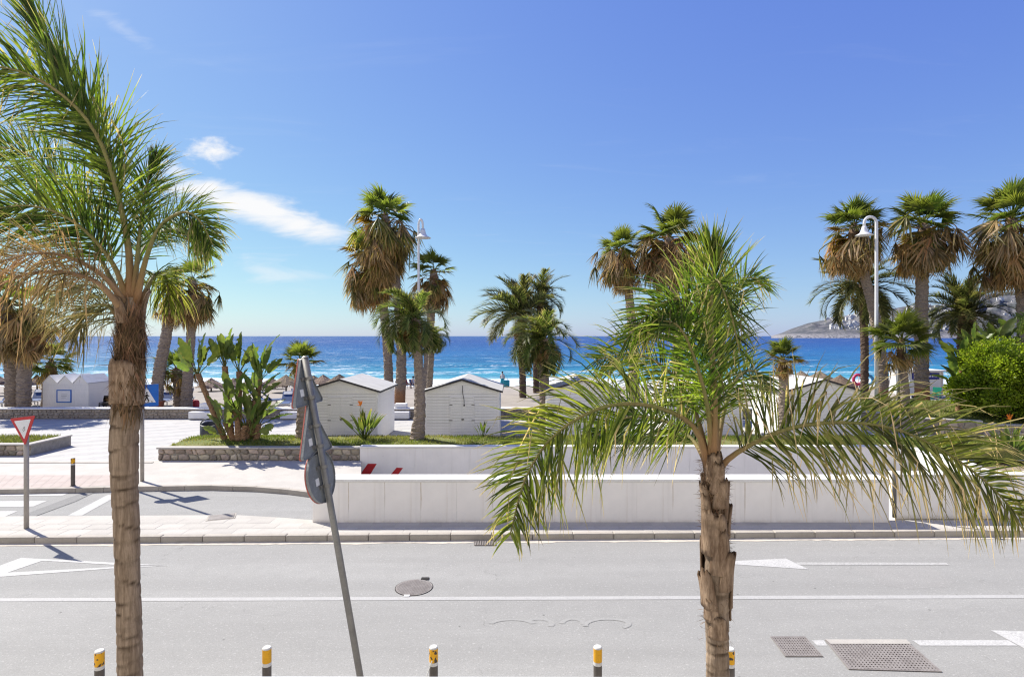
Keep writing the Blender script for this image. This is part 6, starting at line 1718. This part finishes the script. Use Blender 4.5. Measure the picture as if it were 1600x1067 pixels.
date_palm('planter palm between the two central huts, crown blown to the left', [(651, 690), (656, 640), (654, 570), (648, 500)], 24.0, (11.5, 8.5, 7, 6.5), 2.0, 40, 215, (-.55, .05), -40, 26, 'trunk_fan', 'swept palms', 75, PLUME, 'queen_palm', .5)
date_palm('short dense palm head at the right of the planter palm trunk', [(668, 690), (670, 620), (676, 526)], 27, (6, 5, 4.5), 1.05, 30, 216, (.25, 0), -50, 14, 'trunk_fan', 'swept palms', 60, PLUME, 'queen_palm', .5)
date_palm('windswept palm with pale shaggy trunk right of the date palms', [(848, 690), (851, 640), (850, 580), (851, 532)], 27, (10, 8, 7, 7.5), 2.1, 40, 220, (-.5, .05), -40, 30, 'trunk_fan', 'swept palms', 75, PLUME, 'queen_palm', .5)
# ------------------------------------------------------------------ giant strelitzia
def paddle(L, Wd, fold, bend, seed):
    r = random.Random(seed); mb = MB(); nl, nw = 12, 3; v, a = [], []
    pet = L * .55
    mb.tube(catmull([(0, 0, 0), (pet * .5, 0, .02 * L), (pet, 0, 0)], 6), [.028, .026, .024, .022, .020, .018, .015], 6, a=[.2] * 7)
    for j in range(nl + 1):
        t = j / nl; w = Wd * (math.sin(math.pi * min(1, t * .93 + .07)) ** .62) * (1 - .2 * t); 
        if j == nl: w = .01
        x = pet + L * t; z = -bend * L * t * t
        for i in range(-nw, nw + 1):
            u = i / nw; edge = r.uniform(-.02, .02) * (abs(u) > .9)
            v.append((x, w * u * math.cos(fold) * .5 + edge, z + w * abs(u) * math.sin(fold) * .5 + .015 * math.sin(j * 2.1 + i))); a.append(.45 * r.random() if abs(u) > .9 and r.random() < .3 else 0)
    m = 2 * nw + 1; f = []
    for j in range(nl):
        for i in range(m - 1):
            if abs(i - nw + .5) > 2 and r.random() < .12: continue          # torn margins
            f.append((j*m + i, j*m + i + 1, (j+1)*m + i + 1, (j+1)*m + i))
    mb.add(v, f, a); return mb.mesh('leaf', M['strel'], True)
PAD = [paddle(1.05, .48, R(16), .06, 1), paddle(1.0, .46, R(28), .16, 2), paddle(1.1, .50, R(12), .3, 3), paddle(.92, .44, R(34), .1, 4), paddle(1.05, .46, R(20), .02, 5)]
def strelitzia(label, base, stems, D0, seed, lscale=1.0, suckers=0):
    """stems: list of (base px, base py, top px, top py, depth offset, number of leaves, fan angle deg)"""
    r = random.Random(seed)
    t = thing('strelitzia_plant', label, 'plant', base)
    for (bx, by, tx, ty, dd, nl, half) in stems:
        D = D0 + dd; b0, t0_ = P(bx, by, D) - base, P(tx, ty, D) - base
        if t0_.z > b0.z + .4:
            sp = [b0, b0.lerp(t0_, .5) + Vector((r.uniform(-.05, .05), 0, 0)), t0_]
            fan_trunk(t, sp, [.12, .10, .11], int(r.random() * 999), 'trunk_strel', 0, .22)
        yaw = r.uniform(-.6, .6)
        lean = math.atan2(t0_.x - b0.x, max(.3, t0_.z - b0.z)) * .5
        for i in range(nl):
            g_ = -1 + 2 * (i + .5) / nl
            ang = R(g_ * half) + lean + r.uniform(-.12, .12)         # from vertical, in the fan plane
            d = Vector((math.sin(ang) * math.cos(yaw), math.sin(ang) * math.sin(yaw) + r.uniform(-.35, .35), math.cos(ang)))
            el = math.atan2(d.z, math.hypot(d.x, d.y)); az = math.atan2(d.y, d.x)
            place_leaf(PAD[r.randrange(5)], t, t0_ - Vector((0, 0, .1)), az, el, lscale * r.uniform(.68, 1.08) * (1 - .25 * abs(g_)), r.uniform(-1.7, 1.7), 'leaf')
    return t
sb_ = P(365, 690, 23.7); sb_.z = .72
strelitzia('giant broad-leaved strelitzia clump in the planter left of the huts', sb_, [(352, 688, 309, 584, 0, 10, 48), (362, 686, 351, 572, .3, 10, 34), (372, 684, 374, 580, .5, 8, 32), (394, 684, 406, 592, .1, 9, 40), (384, 686, 398, 625, -.2, 5, 60),
            (365, 688, 352, 660, -.3, 5, 60), (380, 688, 384, 664, -.35, 6, 65), (400, 688, 404, 662, -.2, 6, 65), (372, 688, 368, 640, -.4, 4, 40), (390, 690, 392, 676, -.5, 6, 75), (360, 690, 350, 676, -.5, 5, 75)], 23.7, 301, 1.16)
sb2 = Vector((22.2, 30.6, .6))
strelitzia('giant strelitzia with huge dark leaves behind the round bush', sb2, [(1500, 660, 1502, 565, 0, 12, 80), (1520, 660, 1525, 552, .5, 10, 75), (1548, 660, 1555, 545, .3, 11, 75), (1585, 660, 1590, 535, .2, 11, 70), (1610, 660, 1615, 520, .6, 10, 60), (1495, 660, 1498, 600, -.5, 6, 80)], 30.6, 302, 1.15)

def bird_of_paradise(label, px, py, D, hpx, n, seed, flower):
    b = P(px, py, D); s = D / FPX; L = hpx * s; r = random.Random(seed)
    t = thing('bird_of_paradise', label, 'plant', b)
    me = []
    for i in range(n):
        az = 2.399 * i; el = R(r.uniform(42, 86)); 
        place_leaf(BP[r.randrange(3)], t, Vector((r.uniform(-.06, .06), r.uniform(-.06, .06), 0)), az, el, L * r.uniform(.75, 1.05), r.uniform(-.8, .8), 'leaf')
    if flower:
        mb = MB(); mb.tube(catmull([(0, -.05, 0), (-.08, -.1, L * .7), (-.12, -.1, L * 1.12)], 8), .012, 6); st_ = mb.build('flower_stem', M['petiole'], t)
        mb = MB(); tp_ = Vector((-.12, -.1, L * 1.1)); rr_ = random.Random(3)
        for k in range(7):
            d = Vector((rr_.uniform(-.8, .7), rr_.uniform(-.5, .5), 1)); leaflet(mb, tp_, d, .24, .05, Vector((0, 1, 0)), .02, Vector((0, 0, 0)), rr_, 0, 0, None, 3, True)
        mb.tube([tp_, tp_ + Vector((-.16, 0, .03))], [.03, .005], 6); mb.build('petals', M['orange'], st_)
def narrow(seed):
    r = random.Random(seed); mb = MB(); mb.tube([(0, 0, 0), (.5, 0, 0.0)], [.016, .010], 5)
    leaflet(mb, Vector((.48, 0, 0)), Vector((1, 0, .05)), .55, .13, Vector((0, 0, 1)), .06, Vector((0, 0, 0)), r, 0, .06, None, 5, True)
    return mb.mesh('leaf', M['strel'], True)
BP = [narrow(k) for k in range(3)]
bird_of_paradise('bird-of-paradise plant with an orange flower in front of the left hut', 569, 688, 24.0, 50, 30, 5, True)
bird_of_paradise('tiny leafy plant at the foot of the cable hut', 754, 686, 24.4, 30, 9, 6, False)
bird_of_paradise('low leafy plant in the planter behind the drooping left frond', 935, 690, 24.2, 34, 14, 9, False)
bird_of_paradise('leafy plant in the right-hand grass bed behind the long frond', 1490, 712, 22.9, 44, 22, 12, False)
bird_of_paradise('bird-of-paradise plant at the right edge with an orange flower', 1580, 716, 22.9, 56, 24, 13, True)

# ------------------------------------------------------------------ round bush
def bush(label, c, rx, rz, n, seed):
    r = random.Random(seed); t = thing('round_bush', label, 'bush', c)
    lobes = []
    for i in range(80):
        a = r.uniform(0, 6.28); e = math.asin(r.uniform(-.85, 1)); q = r.uniform(.45, .84)
        lobes.append((Vector((rx*q*math.cos(e)*math.cos(a), rx*q*math.cos(e)*math.sin(a), rz * (.42 + .48*q*math.sin(e)))), r.uniform(.16, .46) * rx * .8))
    mb = MB()
    for i in range(n):
        lc, lr = lobes[r.randrange(len(lobes))]
        d = Vector((r.gauss(0, 1), r.gauss(0, 1), r.gauss(.25, 1))).normalized(); q = lr * r.uniform(.55, 1.06)
        p = lc + d * q
        if p.z < 0.05: continue
        d2 = (d + Vector((r.uniform(-.8, .8), r.uniform(-.8, .8), r.uniform(-.3, .8)))).normalized(); s_ = d2.cross(Vector((r.uniform(-1, 1), r.uniform(-1, 1), r.uniform(-1, 1)))).normalized()
        L = r.uniform(.09, .16); w = L * .36; dr = 0 if r.random() < .96 else .5
        n_ = s_.cross(d2) * w * .3
        mb.add([p, p + d2 * L * .45 + s_ * w + n_, p + d2 * L, p + d2 * L * .45 - s_ * w + n_], [(0, 1, 2), (0, 2, 3)], [dr] * 4)
    mb.build('foliage', M['bush'], t, kind='stuff')
    mb = MB()
    for i in range(16):
        lc, lr = lobes[i]; mb.tube([(lc.x * .1, lc.y * .1, 0), tuple(lc * .6), tuple(lc)], [.05, .03, .012], 6)
    mb.build('stems', M['trunk_date'], t)
bush('round bright yellow-green bush on the lawn at the right edge', Vector(((1583 - 800) * 29.0 / FPX, 29.0, lawn_z(0, 29.0) - .05)), 2.65, 4.4, 80000, 5)
